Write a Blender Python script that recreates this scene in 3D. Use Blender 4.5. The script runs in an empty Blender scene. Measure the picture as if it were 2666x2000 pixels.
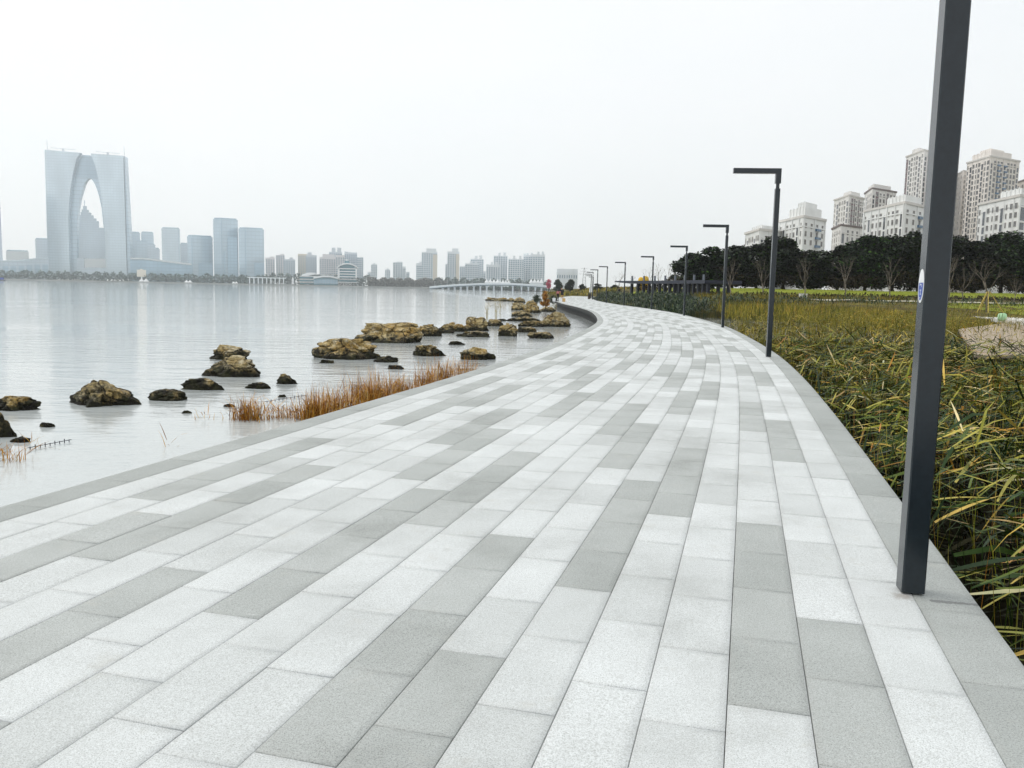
import bpy, bmesh, math, random
import numpy as np
from mathutils import Matrix, Vector, noise

random.seed(7); rng = np.random.default_rng(7)
R = math.radians
scene = bpy.context.scene
COL = scene.collection

# ------------------------------------------------------------------ camera
EYE = 1.5                                  # metres above the paving
FPX, CPX, CPY = 2180.0, 1333.0, 1000.0     # focal length and centre, in photograph pixels
ROLL = math.atan(.0202); PITCH = math.atan((1000 - 751.5) * math.cos(ROLL) / FPX)
_c, _s, _cp, _sp = math.cos(ROLL), math.sin(ROLL), math.cos(PITCH), math.sin(PITCH)
cam = bpy.data.cameras.new('camera'); cam.sensor_width = 36; cam.lens = FPX / 2666 * 36
cam.clip_start = .05; cam.clip_end = 9000
camo = bpy.data.objects.new('camera', cam); COL.objects.link(camo); scene.camera = camo
_up0 = Vector((0, _sp, _cp)); _f = Vector((0, _cp, -_sp)); _x = Vector((1, 0, 0))
_r = _c * _x + _s * _up0; _u = -_s * _x + _c * _up0
camo.matrix_world = Matrix(((_r.x, _u.x, -_f.x, 0), (_r.y, _u.y, -_f.y, 0), (_r.z, _u.z, -_f.z, EYE), (0, 0, 0, 1)))

def ray(px, py):
    u = (px - CPX) / FPX; v = (py - CPY) / FPX
    a = u * _c + v * _s; b = -u * _s + v * _c
    return Vector((a, _cp - b * _sp, -_sp - b * _cp))
def at(px, py, Y):                          # survey: photograph pixel at a known distance -> point
    r = ray(px, py); return Vector((r.x * Y / r.y, Y, EYE + r.z * Y / r.y))
def gnd(px, py, z=0.0):                     # survey: photograph pixel on a level plane -> point
    r = ray(px, py); t = (z - EYE) / r.z; return Vector((r.x * t, r.y * t, z))
def hz(px): return 751.5 + .0202 * (px - 1333)
def colx(px, Y): return at(px, hz(px), Y).x
def topz(px, py, Y): return at(px, py, Y).z

# ------------------------------------------------------------------ world, sun, exposure
SUN_TO = Vector((-.62, .30, .80)).normalized()
w = bpy.data.worlds.new('World'); scene.world = w; w.use_nodes = True
nt = w.node_tree; nt.nodes.clear()
out = nt.nodes.new('ShaderNodeOutputWorld'); add = nt.nodes.new('ShaderNodeAddShader')
bg1 = nt.nodes.new('ShaderNodeBackground'); bg2 = nt.nodes.new('ShaderNodeBackground')
sky = nt.nodes.new('ShaderNodeTexSky'); sky.sky_type = 'NISHITA'; sky.sun_disc = False
sky.sun_elevation = math.asin(SUN_TO.z); sky.sun_rotation = math.atan2(SUN_TO.x, SUN_TO.y)
sky.dust_density = 4; sky.air_density = 1; sky.ozone_density = 1
nt.links.new(sky.outputs[0], bg1.inputs[0]); bg1.inputs[1].default_value = .012
bg2.inputs[1].default_value = .985            # the even cloud sheet, barely mottled
tc = nt.nodes.new('ShaderNodeTexCoord'); cn = nt.nodes.new('ShaderNodeTexNoise'); cr = nt.nodes.new('ShaderNodeValToRGB'); mp = nt.nodes.new('ShaderNodeMapping')
mp.inputs['Scale'].default_value = (1, 1, 2.6); cn.inputs['Scale'].default_value = 2.2; cn.inputs['Detail'].default_value = 5
cr.color_ramp.elements[0].position = .32; cr.color_ramp.elements[0].color = (.925, .955, .968, 1); cr.color_ramp.elements[1].position = .68; cr.color_ramp.elements[1].color = (.985, .995, 1, 1)
nt.links.new(tc.outputs['Generated'], mp.inputs[0]); nt.links.new(mp.outputs[0], cn.inputs['Vector']); nt.links.new(cn.outputs['Fac'], cr.inputs[0]); nt.links.new(cr.outputs[0], bg2.inputs[0])
nt.links.new(bg1.outputs[0], add.inputs[0]); nt.links.new(bg2.outputs[0], add.inputs[1])
nt.links.new(add.outputs[0], out.inputs[0])
sl = bpy.data.lights.new('sun', 'SUN'); sl.energy = 1.35; sl.angle = R(28); sl.color = (1, .965, .90)
so = bpy.data.objects.new('sun', sl); COL.objects.link(so)
so.rotation_euler = SUN_TO.to_track_quat('Z', 'Y').to_euler()
scene.view_settings.view_transform = 'Standard'; scene.view_settings.look = 'None'
scene.view_settings.exposure = 0.02; scene.view_settings.gamma = 1; scene.view_settings.use_curve_mapping = False
cy = scene.cycles
cy.use_denoising = True; cy.max_bounces = 8; cy.diffuse_bounces = 3; cy.glossy_bounces = 3; cy.transmission_bounces = 3
cy.volume_bounces = 4; cy.caustics_reflective = False; cy.caustics_refractive = False; cy.transparent_max_bounces = 4
cy.use_adaptive_sampling = True; cy.adaptive_threshold = .02

# ------------------------------------------------------------------ helpers
class MB:                                    # collects shapes, builds ONE mesh
    def __init__(s): s.v = []; s.f = []; s.m = []
    def add(s, v, f, m=0):
        n = len(s.v); s.v += [tuple(p) for p in v]; s.f += [tuple(i + n for i in q) for q in f]; s.m += [m] * len(f); return s
    def box(s, a, b, m=0):
        (x0, y0, z0), (x1, y1, z1) = a, b
        return s.add([(x0,y0,z0),(x1,y0,z0),(x1,y1,z0),(x0,y1,z0),(x0,y0,z1),(x1,y0,z1),(x1,y1,z1),(x0,y1,z1)],
                     [(0,3,2,1),(4,5,6,7),(0,1,5,4),(1,2,6,5),(2,3,7,6),(3,0,4,7)], m)
    def cbox(s, c, d, m=0):
        return s.box([c[i] - d[i] / 2 for i in range(3)], [c[i] + d[i] / 2 for i in range(3)], m)
    def prism(s, poly, z0, z1, m=0):         # plan polygon (anticlockwise) extruded up
        n = len(poly); v = [(x, y, z0) for x, y in poly] + [(x, y, z1) for x, y in poly]
        return s.add(v, [tuple(range(n - 1, -1, -1)), tuple(range(n, 2 * n))] + [(i, (i + 1) % n, n + (i + 1) % n, n + i) for i in range(n)], m)
    def slab(s, poly, y0, y1, m=0):          # elevation polygon (x,z) extruded in depth
        n = len(poly); v = [(x, y0, z) for x, z in poly] + [(x, y1, z) for x, z in poly]
        return s.add(v, [tuple(range(n)), tuple(range(2 * n - 1, n - 1, -1))] + [(i, n + i, n + (i + 1) % n, (i + 1) % n) for i in range(n)], m)
    def tube(s, p, r, n=6, m=0, cap=True):   # polyline with radii
        p = [Vector(q) for q in p]; k = len(p); ring = []
        for i in range(k):
            t = (p[min(i + 1, k - 1)] - p[max(i - 1, 0)]).normalized()
            a = t.orthogonal().normalized() if i == 0 else (ring[-1] - t * ring[-1].dot(t)).normalized()
            ring.append(a)
        v = []
        for i in range(k):
            t = (p[min(i + 1, k - 1)] - p[max(i - 1, 0)]).normalized(); b = t.cross(ring[i])
            for j in range(n):
                g = 2 * math.pi * j / n; v.append(p[i] + (ring[i] * math.cos(g) + b * math.sin(g)) * r[i])
        f = [(i * n + j, i * n + (j + 1) % n, (i + 1) * n + (j + 1) % n, (i + 1) * n + j) for i in range(k - 1) for j in range(n)]
        if cap: f += [tuple(range(n - 1, -1, -1)), tuple(range((k - 1) * n, k * n))]
        return s.add(v, f, m)
    def lathe(s, prof, c=(0, 0, 0), n=12, m=0):
        v = [(c[0] + r * math.cos(2 * math.pi * j / n), c[1] + r * math.sin(2 * math.pi * j / n), c[2] + z) for r, z in prof for j in range(n)]
        k = len(prof)
        f = [(i * n + j, i * n + (j + 1) % n, (i + 1) * n + (j + 1) % n, (i + 1) * n + j) for i in range(k - 1) for j in range(n)]
        f += [tuple(range(n - 1, -1, -1)), tuple(range((k - 1) * n, k * n))]
        return s.add(v, f, m)
    def mesh(s, name, mats, smooth=False):
        me = bpy.data.meshes.new(name); me.from_pydata(s.v, [], s.f)
        for q in (mats if isinstance(mats, (list, tuple)) else [mats]): me.materials.append(q)
        if any(s.m): me.polygons.foreach_set('material_index', s.m)
        if smooth: me.polygons.foreach_set('use_smooth', [True] * len(me.polygons))
        me.update(); return me
    def build(s, name, mats, parent=None, smooth=False, loc=None):
        return obj(name, s.mesh(name, mats, smooth), parent, loc)
def obj(name, me, parent=None, loc=None, rz=0, label=None):
    o = bpy.data.objects.new(name, me); COL.objects.link(o)
    if parent is not None: o.parent = parent
    if loc is not None: o.location = loc
    if rz: o.rotation_euler.z = rz
    if label: o['label'] = label
    return o
def thing(name, label, cat, loc=(0, 0, 0), rz=0, group=None):
    o = bpy.data.objects.new(name, None); COL.objects.link(o); o.location = loc; o.rotation_euler.z = rz
    o.empty_display_size = .2
    return tag(o, label, cat, group)
def tag(o, label=None, cat=None, group=None, kind=None):
    if label: o['label'] = label
    if cat: o['category'] = cat
    if group: o['group'] = group
    if kind: o['kind'] = kind
    return o
def np_mesh(name, V, F, mat, smooth=False, attrs=None):   # fast mesh from arrays (all faces same size)
    me = bpy.data.meshes.new(name); V = np.asarray(V, np.float32); F = np.asarray(F, np.int32)
    k = F.shape[1]; me.vertices.add(len(V)); me.vertices.foreach_set('co', V.ravel())
    me.loops.add(F.size); me.loops.foreach_set('vertex_index', F.ravel())
    me.polygons.add(len(F)); me.polygons.foreach_set('loop_start', np.arange(0, F.size, k, dtype=np.int32))
    me.polygons.foreach_set('loop_total', np.full(len(F), k, np.int32))
    if smooth: me.polygons.foreach_set('use_smooth', np.ones(len(F), bool))
    for nm, (dom, arr) in (attrs or {}).items():
        a = me.attributes.new(nm, 'FLOAT', dom); a.data.foreach_set('value', np.asarray(arr, np.float32))
    me.materials.append(mat); me.update(calc_edges=True); me.validate(); return me
ORD = ['first','second','third','fourth','fifth','sixth','seventh','eighth','ninth','tenth','eleventh','twelfth','thirteenth','fourteenth','fifteenth','sixteenth','seventeenth','eighteenth','nineteenth','twentieth']

# ------------------------------------------------------------------ materials
class NT:
    def __init__(s, name, rough=.7, spec=.4):
        s.mat = bpy.data.materials.new(name); s.mat.use_nodes = True; s.t = s.mat.node_tree
        s.b = s.t.nodes['Principled BSDF']; s.b.inputs['Roughness'].default_value = rough
        s.b.inputs['Specular IOR Level'].default_value = spec
    def n(s, kind, **kw):
        q = s.t.nodes.new('ShaderNode' + kind)
        for k, v in kw.items():
            if k.startswith('i_'): q.inputs[k[2:].replace('_', ' ')].default_value = v
            else: setattr(q, k, v)
        return q
    def l(s, a, b): s.t.links.new(a, b)
    def pos(s): return s.n('NewGeometry').outputs['Position']
    def objc(s): return s.n('TexCoord').outputs['Object']
    def noise(s, vec, scale, detail=4, rough=.6):
        q = s.n('TexNoise', i_Scale=scale, i_Detail=detail, i_Roughness=rough); s.l(vec, q.inputs['Vector']); return q.outputs['Fac']
    def ramp(s, fac, stops, interp='LINEAR'):
        q = s.n('ValToRGB'); q.color_ramp.interpolation = interp; e = q.color_ramp.elements
        while len(e) < len(stops): e.new(.5)
        for i, (p, c) in enumerate(stops): e[i].position = p; e[i].color = (*c, 1) if len(c) == 3 else c
        s.l(fac, q.inputs['Fac']); return q.outputs['Color']
    def mix(s, fac, a, b, mode='MIX'):
        q = s.n('Mix', data_type='RGBA', blend_type=mode)
        for sock, v in ((q.inputs[0], fac), (q.inputs[6], a), (q.inputs[7], b)):
            if isinstance(v, (int, float)): sock.default_value = v
            elif isinstance(v, tuple): sock.default_value = (*v, 1)
            else: s.l(v, sock)
        return q.outputs[2]
    def math(s, op, a, b=0.0, clamp=False):
        q = s.n('Math', operation=op, use_clamp=clamp)
        for sock, v in ((q.inputs[0], a), (q.inputs[1], b)):
            if isinstance(v, (int, float)): sock.default_value = v
            else: s.l(v, sock)
        return q.outputs[0]
    def sep(s, vec): q = s.n('SeparateXYZ'); s.l(vec, q.inputs[0]); return q.outputs
    def scalevec(s, vec, sc): q = s.n('Mapping'); q.inputs['Scale'].default_value = sc; s.l(vec, q.inputs[0]); return q.outputs[0]
    def color(s, c):
        if isinstance(c, tuple): s.b.inputs['Base Color'].default_value = (*c, 1)
        else: s.l(c, s.b.inputs['Base Color'])
    def bump(s, h, dist=.01, strength=1.0):
        q = s.n('Bump'); q.inputs['Distance'].default_value = dist; q.inputs['Strength'].default_value = strength
        s.l(h, q.inputs['Height']); s.l(q.outputs[0], s.b.inputs['Normal'])
def plain(name, c, rough=.7, spec=.35, var=.18, scale=3.0, metal=0):
    m = NT(name, rough, spec); f = m.noise(m.pos(), scale, 5)
    lo = tuple(x * (1 - var) for x in c); hi = tuple(min(1, x * (1 + var)) for x in c)
    m.color(m.ramp(f, [(.3, lo), (.7, hi)])); m.b.inputs['Metallic'].default_value = metal; return m.mat

def granite():
    m = NT('granite', .62, .4); p = m.pos()
    tone = m.n('Attribute', attribute_name='tone').outputs['Fac']
    base = m.ramp(tone, [(0, (.348, .372, .362)), (.25, (.448, .472, .464)), (.6, (.535, .56, .56)), (1, (.645, .672, .678))])
    sp = m.noise(p, 190, 2, .8); sp2 = m.noise(p, 60, 3, .7)
    c = m.mix(1.0, base, m.ramp(sp, [(.33, (.60, .60, .58)), (.5, (1, 1, 1)), (.70, (1.15, 1.15, 1.15))]), 'MULTIPLY')
    dk = m.math('SUBTRACT', 1.0, tone, True); c = m.mix(m.math('MULTIPLY', m.ramp(m.noise(p, 120, 2, .8), [(.54, (0, 0, 0)), (.60, (1, 1, 1))]), m.math('MULTIPLY', dk, .62)), c, (.17, .175, .165))
    c = m.mix(1.0, c, m.ramp(sp2, [(.3, (.88, .88, .87)), (.6, (1.05, 1.05, 1.05))]), 'MULTIPLY')
    st = m.noise(p, .9, 6, .65); st2 = m.noise(p, 2.7, 5, .7)
    c = m.mix(1.0, c, m.ramp(st, [(.28, (.74, .74, .725)), (.47, (.96, .96, .955)), (.70, (1.10, 1.10, 1.10))]), 'MULTIPLY')
    c = m.mix(m.ramp(st2, [(.60, (0, 0, 0)), (.74, (.42, .42, .42))]), c, (.46, .455, .41))
    ft = m.noise(p, 6.5, 4, .75); c = m.mix(m.ramp(ft, [(.60, (0, 0, 0)), (.72, (.30, .30, .30))]), c, (.36, .36, .34))
    wh = m.noise(m.scalevec(p, (1.0, 3.5, 1)), 1.9, 5, .8); c = m.mix(m.ramp(wh, [(.66, (0, 0, 0)), (.74, (.5, .5, .5))]), c, (.80, .81, .81))
    # dirt kept along the stone rims
    rim = m.n('Attribute', attribute_name='rim').outputs['Fac']
    c = m.mix(m.math('MULTIPLY', m.math('MULTIPLY', rim, m.noise(p, 1.3, 3)), .24), c, (.26, .26, .25))
    # damp streak on the kerb and rust at the foot of the nearest lamp post
    x_, y_, _z = m.sep(p); nz = m.math('MULTIPLY', m.math('SUBTRACT', m.noise(p, 22, 4, .7), .5), .16)
    du = m.math('ABSOLUTE', m.math('ADD', m.math('ADD', m.math('SUBTRACT', y_, 4.015), m.math('MULTIPLY', m.math('SUBTRACT', x_, 2.13), .20)), m.math('MULTIPLY', nz, .35)))
    inx = m.math('MULTIPLY', m.math('GREATER_THAN', x_, 2.10), m.math('LESS_THAN', x_, 2.36)); dmp = m.math('MULTIPLY', inx, m.math('LESS_THAN', du, .016)); c = m.mix(m.math('MULTIPLY', dmp, .62), c, (.10, .10, .10))
    rr = m.math('SQRT', m.math('ADD', m.math('POWER', m.math('SUBTRACT', x_, 1.985), 2.0), m.math('POWER', m.math('SUBTRACT', y_, 4.075), 2.0)))
    c = m.mix(m.ramp(m.math('ADD', rr, nz), [(.02, (.5, .5, .5)), (.07, (0, 0, 0))]), c, (.20, .15, .11))
    m.color(c); m.l(m.ramp(sp2, [(.3, (.5, .5, .5)), (.7, (.75, .75, .75))]), m.b.inputs['Roughness'])
    m.bump(sp, .0012, .6); return m.mat
def water_mat():
    m = NT('lake_water', .035, .5); m.b.inputs['IOR'].default_value = 1.333
    p = m.pos()
    m.color(m.ramp(m.noise(p, .03, 3), [(.3, (.46, .495, .49)), (.7, (.53, .56, .56))]))
    a = m.noise(m.scalevec(p, (.55, 1.5, 1)), 1.0, 5, .62)
    b = m.noise(m.scalevec(p, (2.2, 6.0, 1)), 1.0, 3, .6)
    g = m.noise(m.scalevec(p, (.05, .11, 1)), 1.0, 3, .5)     # calm and ruffled patches
    h = m.math('ADD', a, m.math('MULTIPLY', b, .16)); h = m.math('MULTIPLY', h, m.math('ADD', m.math('MULTIPLY', g, 1.6), -.25, True))
    m.bump(h, .060, 1.0); return m.mat
def rock_mat():
    m = NT('lake_rock', .82, .3); p = m.pos(); o = m.objc()
    rnd = m.n('ObjectInfo').outputs['Random']
    n1 = m.noise(p, 1.7, 8, .68); n2 = m.noise(m.scalevec(p, (1.2, 1.2, 7)), 1.6, 6, .7); n3 = m.noise(p, 14, 4, .7)
    c = m.ramp(n2, [(.30, (.06, .042, .018)), (.41, (.30, .22, .08)), (.52, (.56, .43, .19)), (.68, (.76, .66, .43))])
    c = m.mix(m.ramp(n1, [(.42, (0, 0, 0)), (.62, (.85, .85, .85))]), c, (.42, .25, .045))
    c = m.mix(m.ramp(m.noise(p, 3.1, 5, .7), [(.50, (0, 0, 0)), (.63, (.85, .85, .85))]), c, (.70, .63, .46))
    c = m.mix(1.0, c, m.ramp(n3, [(.32, (.25, .24, .22)), (.62, (1.25, 1.25, 1.25))]), 'MULTIPLY')
    c = m.mix(m.math('MULTIPLY', rnd, .32), c, (.24, .22, .15))
    z = m.sep(p)[2]; wet_shade = m.math('ADD', z, m.math('ADD', m.math('MULTIPLY', m.noise(p, 2.6, 6, .75), -1.15), .30))   # tide stain of algae, with shade on the rock foot painted in
    c = m.mix(m.ramp(m.math('ADD', wet_shade, 1.0), [(.0, (1, 1, 1)), (.04, (.94, .94, .94)), (.20, (0, 0, 0))]), c, m.ramp(m.noise(p, 5, 4), [(.4, (.014, .013, .008)), (.7, (.045, .045, .016))]))
    vo = m.n('TexVoronoi', feature='DISTANCE_TO_EDGE', i_Scale=1.5); wp = m.n('Mix', data_type='VECTOR'); wp.inputs[0].default_value = .35
    nz = m.n('TexNoise', i_Scale=2.5, i_Detail=4.0); m.l(p, nz.inputs['Vector']); m.l(p, wp.inputs[4]); m.l(nz.outputs['Color'], wp.inputs[5]); m.l(m.scalevec(wp.outputs[1], (1, 1, 1.9)), vo.inputs['Vector'])
    crk = m.ramp(vo.outputs['Distance'], [(.0, (1, 1, 1)), (.045, (0, 0, 0))]); c = m.mix(m.math('MULTIPLY', crk, .85), c, (.02, .015, .01))
    m.color(c); m.bump(m.math('ADD', m.math('ADD', n1, m.math('MULTIPLY', n2, .8)), m.math('MULTIPLY', crk, -.5)), .16, 1.0); return m.mat
def foliage_mat(name, stops, rough=.55, scale=0, tint=False):
    m = NT(name, rough, .18); r = m.n('NewGeometry').outputs['Random Per Island']
    c = m.ramp(r, stops)
    if scale: c = m.mix(1.0, c, m.ramp(m.noise(m.pos(), scale, 4, .65), [(.34, (.34, .46, .40)), (.52, (.95, .95, .9)), (.70, (1.30, 1.18, 1.05))]), 'MULTIPLY')
    if tint: c = m.mix(1.0, c, m.ramp(m.n('ObjectInfo').outputs['Random'], [(0, (.55, .6, .5)), (.5, (1, 1, .8)), (1, (1.5, 1.75, 1.1))]), 'MULTIPLY')
    m.color(c); return m.mat
def bark(name, c): return plain(name, c, .9, .2, .35, 9)
def glass_tower(name, c, floor=4.0, dark=.74):
    m = NT(name, .22, .6); m.b.inputs['Metallic'].default_value = .55; z = m.sep(m.pos())[2]
    f = m.math('FRACT', m.math('DIVIDE', z, floor))
    x = m.math('FRACT', m.math('DIVIDE', m.sep(m.pos())[0], 6.0))
    line = m.math('MAXIMUM', m.math('LESS_THAN', f, .22), m.math('LESS_THAN', x, .10))
    cc = m.ramp(m.noise(m.scalevec(m.pos(), (.03, .03, .012)), 1, 3), [(.3, tuple(q * .82 for q in c)), (.7, tuple(q * 1.1 for q in c))])
    m.color(m.mix(m.math('MULTIPLY', line, .8), cc, tuple(q * dark for q in c))); return m.mat

M = {}
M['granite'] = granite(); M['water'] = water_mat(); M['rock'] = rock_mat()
M['bed'] = plain('mortar_bed', (.085, .084, .078), .9, .2)
M['slab'] = plain('walkway_concrete', (.032, .034, .034), .85, .3, .4, 2)
M['pole'] = plain('lamp_paint', (.012, .019, .025), .22, .40, .12, 25); _b = M['pole'].node_tree.nodes['Principled BSDF']; _b.inputs['Coat Weight'].default_value = .22; _b.inputs['Coat Roughness'].default_value = .16
M['lens'] = plain('lamp_lens', (.55, .55, .53), .3, .5, .05)
M['steel'] = plain('galvanised_steel', (.30, .31, .32), .4, .5, .1, 20, .6)
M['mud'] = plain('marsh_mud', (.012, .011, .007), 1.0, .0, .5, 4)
M['blue'] = plain('sticker_blue', (.015, .06, .36), .4, .5, .15, 60)
M['white'] = plain('white_paint', (.78, .79, .80), .5, .4, .05, 2)
M['navy'] = plain('dark_steel', (.012, .016, .034), .5, .4, .2, 6)
WATER = -.85
# ------------------------------------------------------------------ walkway: right edge surveyed as x(y)
PTS = [(-14,-2.7),(-8,-1.0),(-2,.66),(3.4,2.16),(5.24,2.67),(7.61,3.32),(10.43,4.08),(14.36,5.1),(17.2,5.79),(20.35,6.5),(23.46,7.13),(31.26,8.55),(38,9.62),(42.1,10.1),(47.8,10.68),(53,11.12),(60,11.6),(66,11.8),(71,11.83),(79,11.7),(85,11.55),(93,11.47),(102,11.55),(114,11.85),(125,12.35),(136,13.0),(152,14.2),(168,15.7),(184,17.6),(205,20.5)]
def path_curve(n=6000):
    y = np.array([p[0] for p in PTS], float); x = np.array([p[1] for p in PTS], float); h = np.diff(y); N = len(y)
    A = np.zeros((N, N)); b = np.zeros(N); A[0, 0] = A[-1, -1] = 1
    for i in range(1, N - 1):
        A[i, i-1] = h[i-1]; A[i, i] = 2 * (h[i-1] + h[i]); A[i, i+1] = h[i]
        b[i] = 6 * ((x[i+1] - x[i]) / h[i] - (x[i] - x[i-1]) / h[i-1])
    m = np.linalg.solve(A, b); Y = np.linspace(y[0], y[-1], n); i = np.clip(np.searchsorted(y, Y) - 1, 0, N - 2)
    t0 = y[i+1] - Y; t1 = Y - y[i]
    X = (m[i]*t0**3 + m[i+1]*t1**3)/(6*h[i]) + (x[i]/h[i] - m[i]*h[i]/6)*t0 + (x[i+1]/h[i] - m[i+1]*h[i]/6)*t1
    Q = np.stack([X, Y], 1); Q[30:-30, 0] = np.convolve(X, np.ones(61) / 61, 'valid')
    return Q, np.concatenate([[0], np.cumsum(np.hypot(*np.diff(Q, axis=0).T))])
PC, PS = path_curve()
PT = np.gradient(PC, axis=0); PT /= np.hypot(*PT.T)[:, None]
NCOURSE = 20; PITCHW = .2925; WIDTH = NCOURSE * PITCHW
def wsc(y): return 1 + .07 * np.clip((y - 42) / 25, 0, 1)
def on_path(s, off):                         # point at arc length s, off metres left of the right edge
    x = np.interp(s, PS, PC[:, 0]); y = np.interp(s, PS, PC[:, 1])
    tx = np.interp(s, PS, PT[:, 0]); ty = np.interp(s, PS, PT[:, 1]); o = off * wsc(y)
    return np.stack([x - ty * o, y + tx * o], -1)
def s_at_y(y): return float(np.interp(y, PC[:, 1], PS))
def edge_x(y, left=False):                   # x of the right (or left) edge at distance y
    if not left: return np.interp(y, PC[:, 1], PC[:, 0])
    q = on_path(PS[::20], WIDTH); return np.interp(y, q[:, 1], q[:, 0])

ss = np.arange(2, PS[-1] - 1, .8)
def ribbon(mb, a, b, za, zb, m=0):            # strip between two offsets
    A = on_path(ss, a); B = on_path(ss, b); n = len(ss)
    mb.add([(*p, za) for p in A] + [(*p, zb) for p in B], [(i, i + 1, n + i + 1, n + i) for i in range(n - 1)], m)
mb = MB(); ribbon(mb, .004, WIDTH - .004, -.014, -.014, 1)
ribbon(mb, WIDTH - .004, WIDTH - .004, -.014, -.24); ribbon(mb, .004, .004, -.24, -.014)
ribbon(mb, WIDTH - .004, WIDTH - .34, -.24, -.24); ribbon(mb, .34, .004, -.24, -.24)
ribbon(mb, WIDTH - .34, WIDTH - .34, -.24, -1.6); ribbon(mb, .34, .34, -1.6, -.24)
walk = mb.build('walkway', [M['slab'], M['bed']]); tag(walk, kind='structure')

DARK0 = {2: 28.45, 3: 30.05, 5: 26.22, 6: 31.05, 7: 27.6, 8: 29.25, 10: 31.85, 11: 30.2, 12: 26.6, 13: 28.1, 15: 30.65, 16: 28.95, 17: 31.8}
PERIOD, SLEN = 6.40, .64
stones = []                                   # (course, s0, s1, tone)
for c in range(NCOURSE):
    border = c in (0, NCOURSE - 1)
    ph = DARK0.get(c, random.uniform(0, PERIOD)) % PERIOD
    step = .62 if not border else .80
    s = ph % step if border else ph - PERIOD
    k = 0; step = SLEN if not border else .80
    if border: s = random.uniform(0, .8)
    while s < PS[-1] - 3:
        if s > 5:
            if border: t = .07 + random.uniform(-.06, .08)
            else:
                dark = c in DARK0 and (k % 10) < 4
                if dark: t = random.choice([.12, .17, .2, .23, .3])
                else: t = min(1, max(.6, random.gauss(.86, .08)))
                if not dark and random.random() < .2: t = random.uniform(.60, .76)
            stones.append((c, s, s + step, t))
        s += step; k += 1
J = .0014
Sd = np.array([(s0, s1) for _, s0, s1, _ in stones]); Cd = np.array([c for c, *_ in stones]); Td = np.array([t for *_, t in stones])
o0 = Cd * PITCHW; o1 = o0 + PITCHW
def corner(sv, ov): return on_path(sv, ov)
def ringpts(ins):
    return np.stack([corner(Sd[:, 0] + ins, o0 + ins), corner(Sd[:, 0] + ins, o1 - ins), corner(Sd[:, 1] - ins, o1 - ins), corner(Sd[:, 1] - ins, o0 + ins)], 1)
zj = rng.normal(0, .0009, len(Sd))
def withz(p, z): return np.concatenate([p, np.broadcast_to((zj + z)[:, None, None], p.shape[:2] + (1,))], 2)
rings = [withz(ringpts(.04), 0), withz(ringpts(J + .0025), -.0002), withz(ringpts(J), -.003), withz(ringpts(J), -.0130)]
SV = np.concatenate(rings, 1)                 # n x 16 x 3
fq = [(3, 2, 1, 0)]
for r in range(3):
    for i in range(4):
        j = (i + 1) % 4; fq.append((r*4 + i, r*4 + j, (r+1)*4 + j, (r+1)*4 + i))
FQ = np.array(fq)
rimv = np.array([0]*4 + [1]*12, np.float32)
mid = on_path(Sd.mean(1), (o0 + o1) / 2)
dist = np.hypot(mid[:, 0], mid[:, 1])
area = 1.0 / np.maximum(dist, 1) ** 3
ctr = camo.matrix_world.inverted()
vis = []
for i, (x, y) in enumerate(mid):
    q = ctr @ Vector((x, y, 0)); ok = q.z < 0 and abs(q.x / -q.z) < .66 and abs(q.y / -q.z) < .52
    vis.append(ok)
order = np.argsort(-area * np.array(vis))
near = set(order[:300].tolist())
for i in order[:300]:
    c0 = SV[i].mean(0); me = np_mesh('paving_stone', SV[i] - c0, FQ, M['granite'],
        attrs={'tone': ('FACE', np.full(len(FQ), Td[i])), 'rim': ('POINT', rimv)})
    obj('paving_stone', me, walk, tuple(c0))
rest = np.array([i for i in range(len(Sd)) if i not in near and mid[i, 1] > -3])
V = SV[rest].reshape(-1, 3); F = (FQ[None] + 16 * np.arange(len(rest))[:, None, None]).reshape(-1, 4)
fo = obj('paving_stones', np_mesh('paving_stones', V, F, M['granite'],
    attrs={'tone': ('FACE', np.repeat(Td[rest], len(FQ))), 'rim': ('POINT', np.tile(rimv, len(rest)))}), walk)
tag(fo, kind='stuff')

# ------------------------------------------------------------------ water
mb = MB()
xs = [-3300, -400, -60, -20, 0, 20, 60, 400, 3300]; ys = [-140, 0, 20, 60, 150, 600, 1500, 3300]
mb.add([(x, y, WATER) for y in ys for x in xs], [(j*9 + i, j*9 + i + 1, j*9 + i + 10, j*9 + i + 9) for j in range(len(ys)-1) for i in range(8)])
tag(mb.build('water', M['water']), kind='structure')

# ------------------------------------------------------------------ lamp posts
def rbox(mb, x0, y0, z0, x1, y1, z1, c=.006, m=0):   # box with chamfered upright edges
    mb.prism([(x0+c,y0),(x1-c,y0),(x1,y0+c),(x1,y1-c),(x1-c,y1),(x0+c,y1),(x0,y1-c),(x0,y0+c)], z0, z1, m)
PW = .056
def lamp_meshes():
    a = MB(); rbox(a, -PW, -PW, .008, PW, PW, 3.94); pole = a.mesh('pole', M['pole'])
    a = MB(); rbox(a, -.038, -.038, 3.935, .038, .038, 4.07, .02); neck = a.mesh('neck', M['pole'])
    a = MB(); L = 1.09
    a.add([(-PW,-PW,4.06),(PW,-PW,4.06),(PW,PW,4.06),(-PW,PW,4.06)] , [(3,2,1,0)])
    prof = [(PW+.004, 4.06), (PW+.004, 4.40), (PW - L, 4.40), (PW - L, 4.285), (-PW-.004, 4.285), (-PW-.004, 4.06)]
    a = MB(); a.slab(prof, -PW-.004, PW+.004); head = a.mesh('head', M['pole'])
    a = MB(); a.box((PW - L + .05, -.04, 4.279), (-.20, .04, 4.284)); lens = a.mesh('light_panel', M['lens'])
    return [('pole', pole), ('neck', neck), ('head', head), ('light_panel', lens)]
LM = lamp_meshes()
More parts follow.
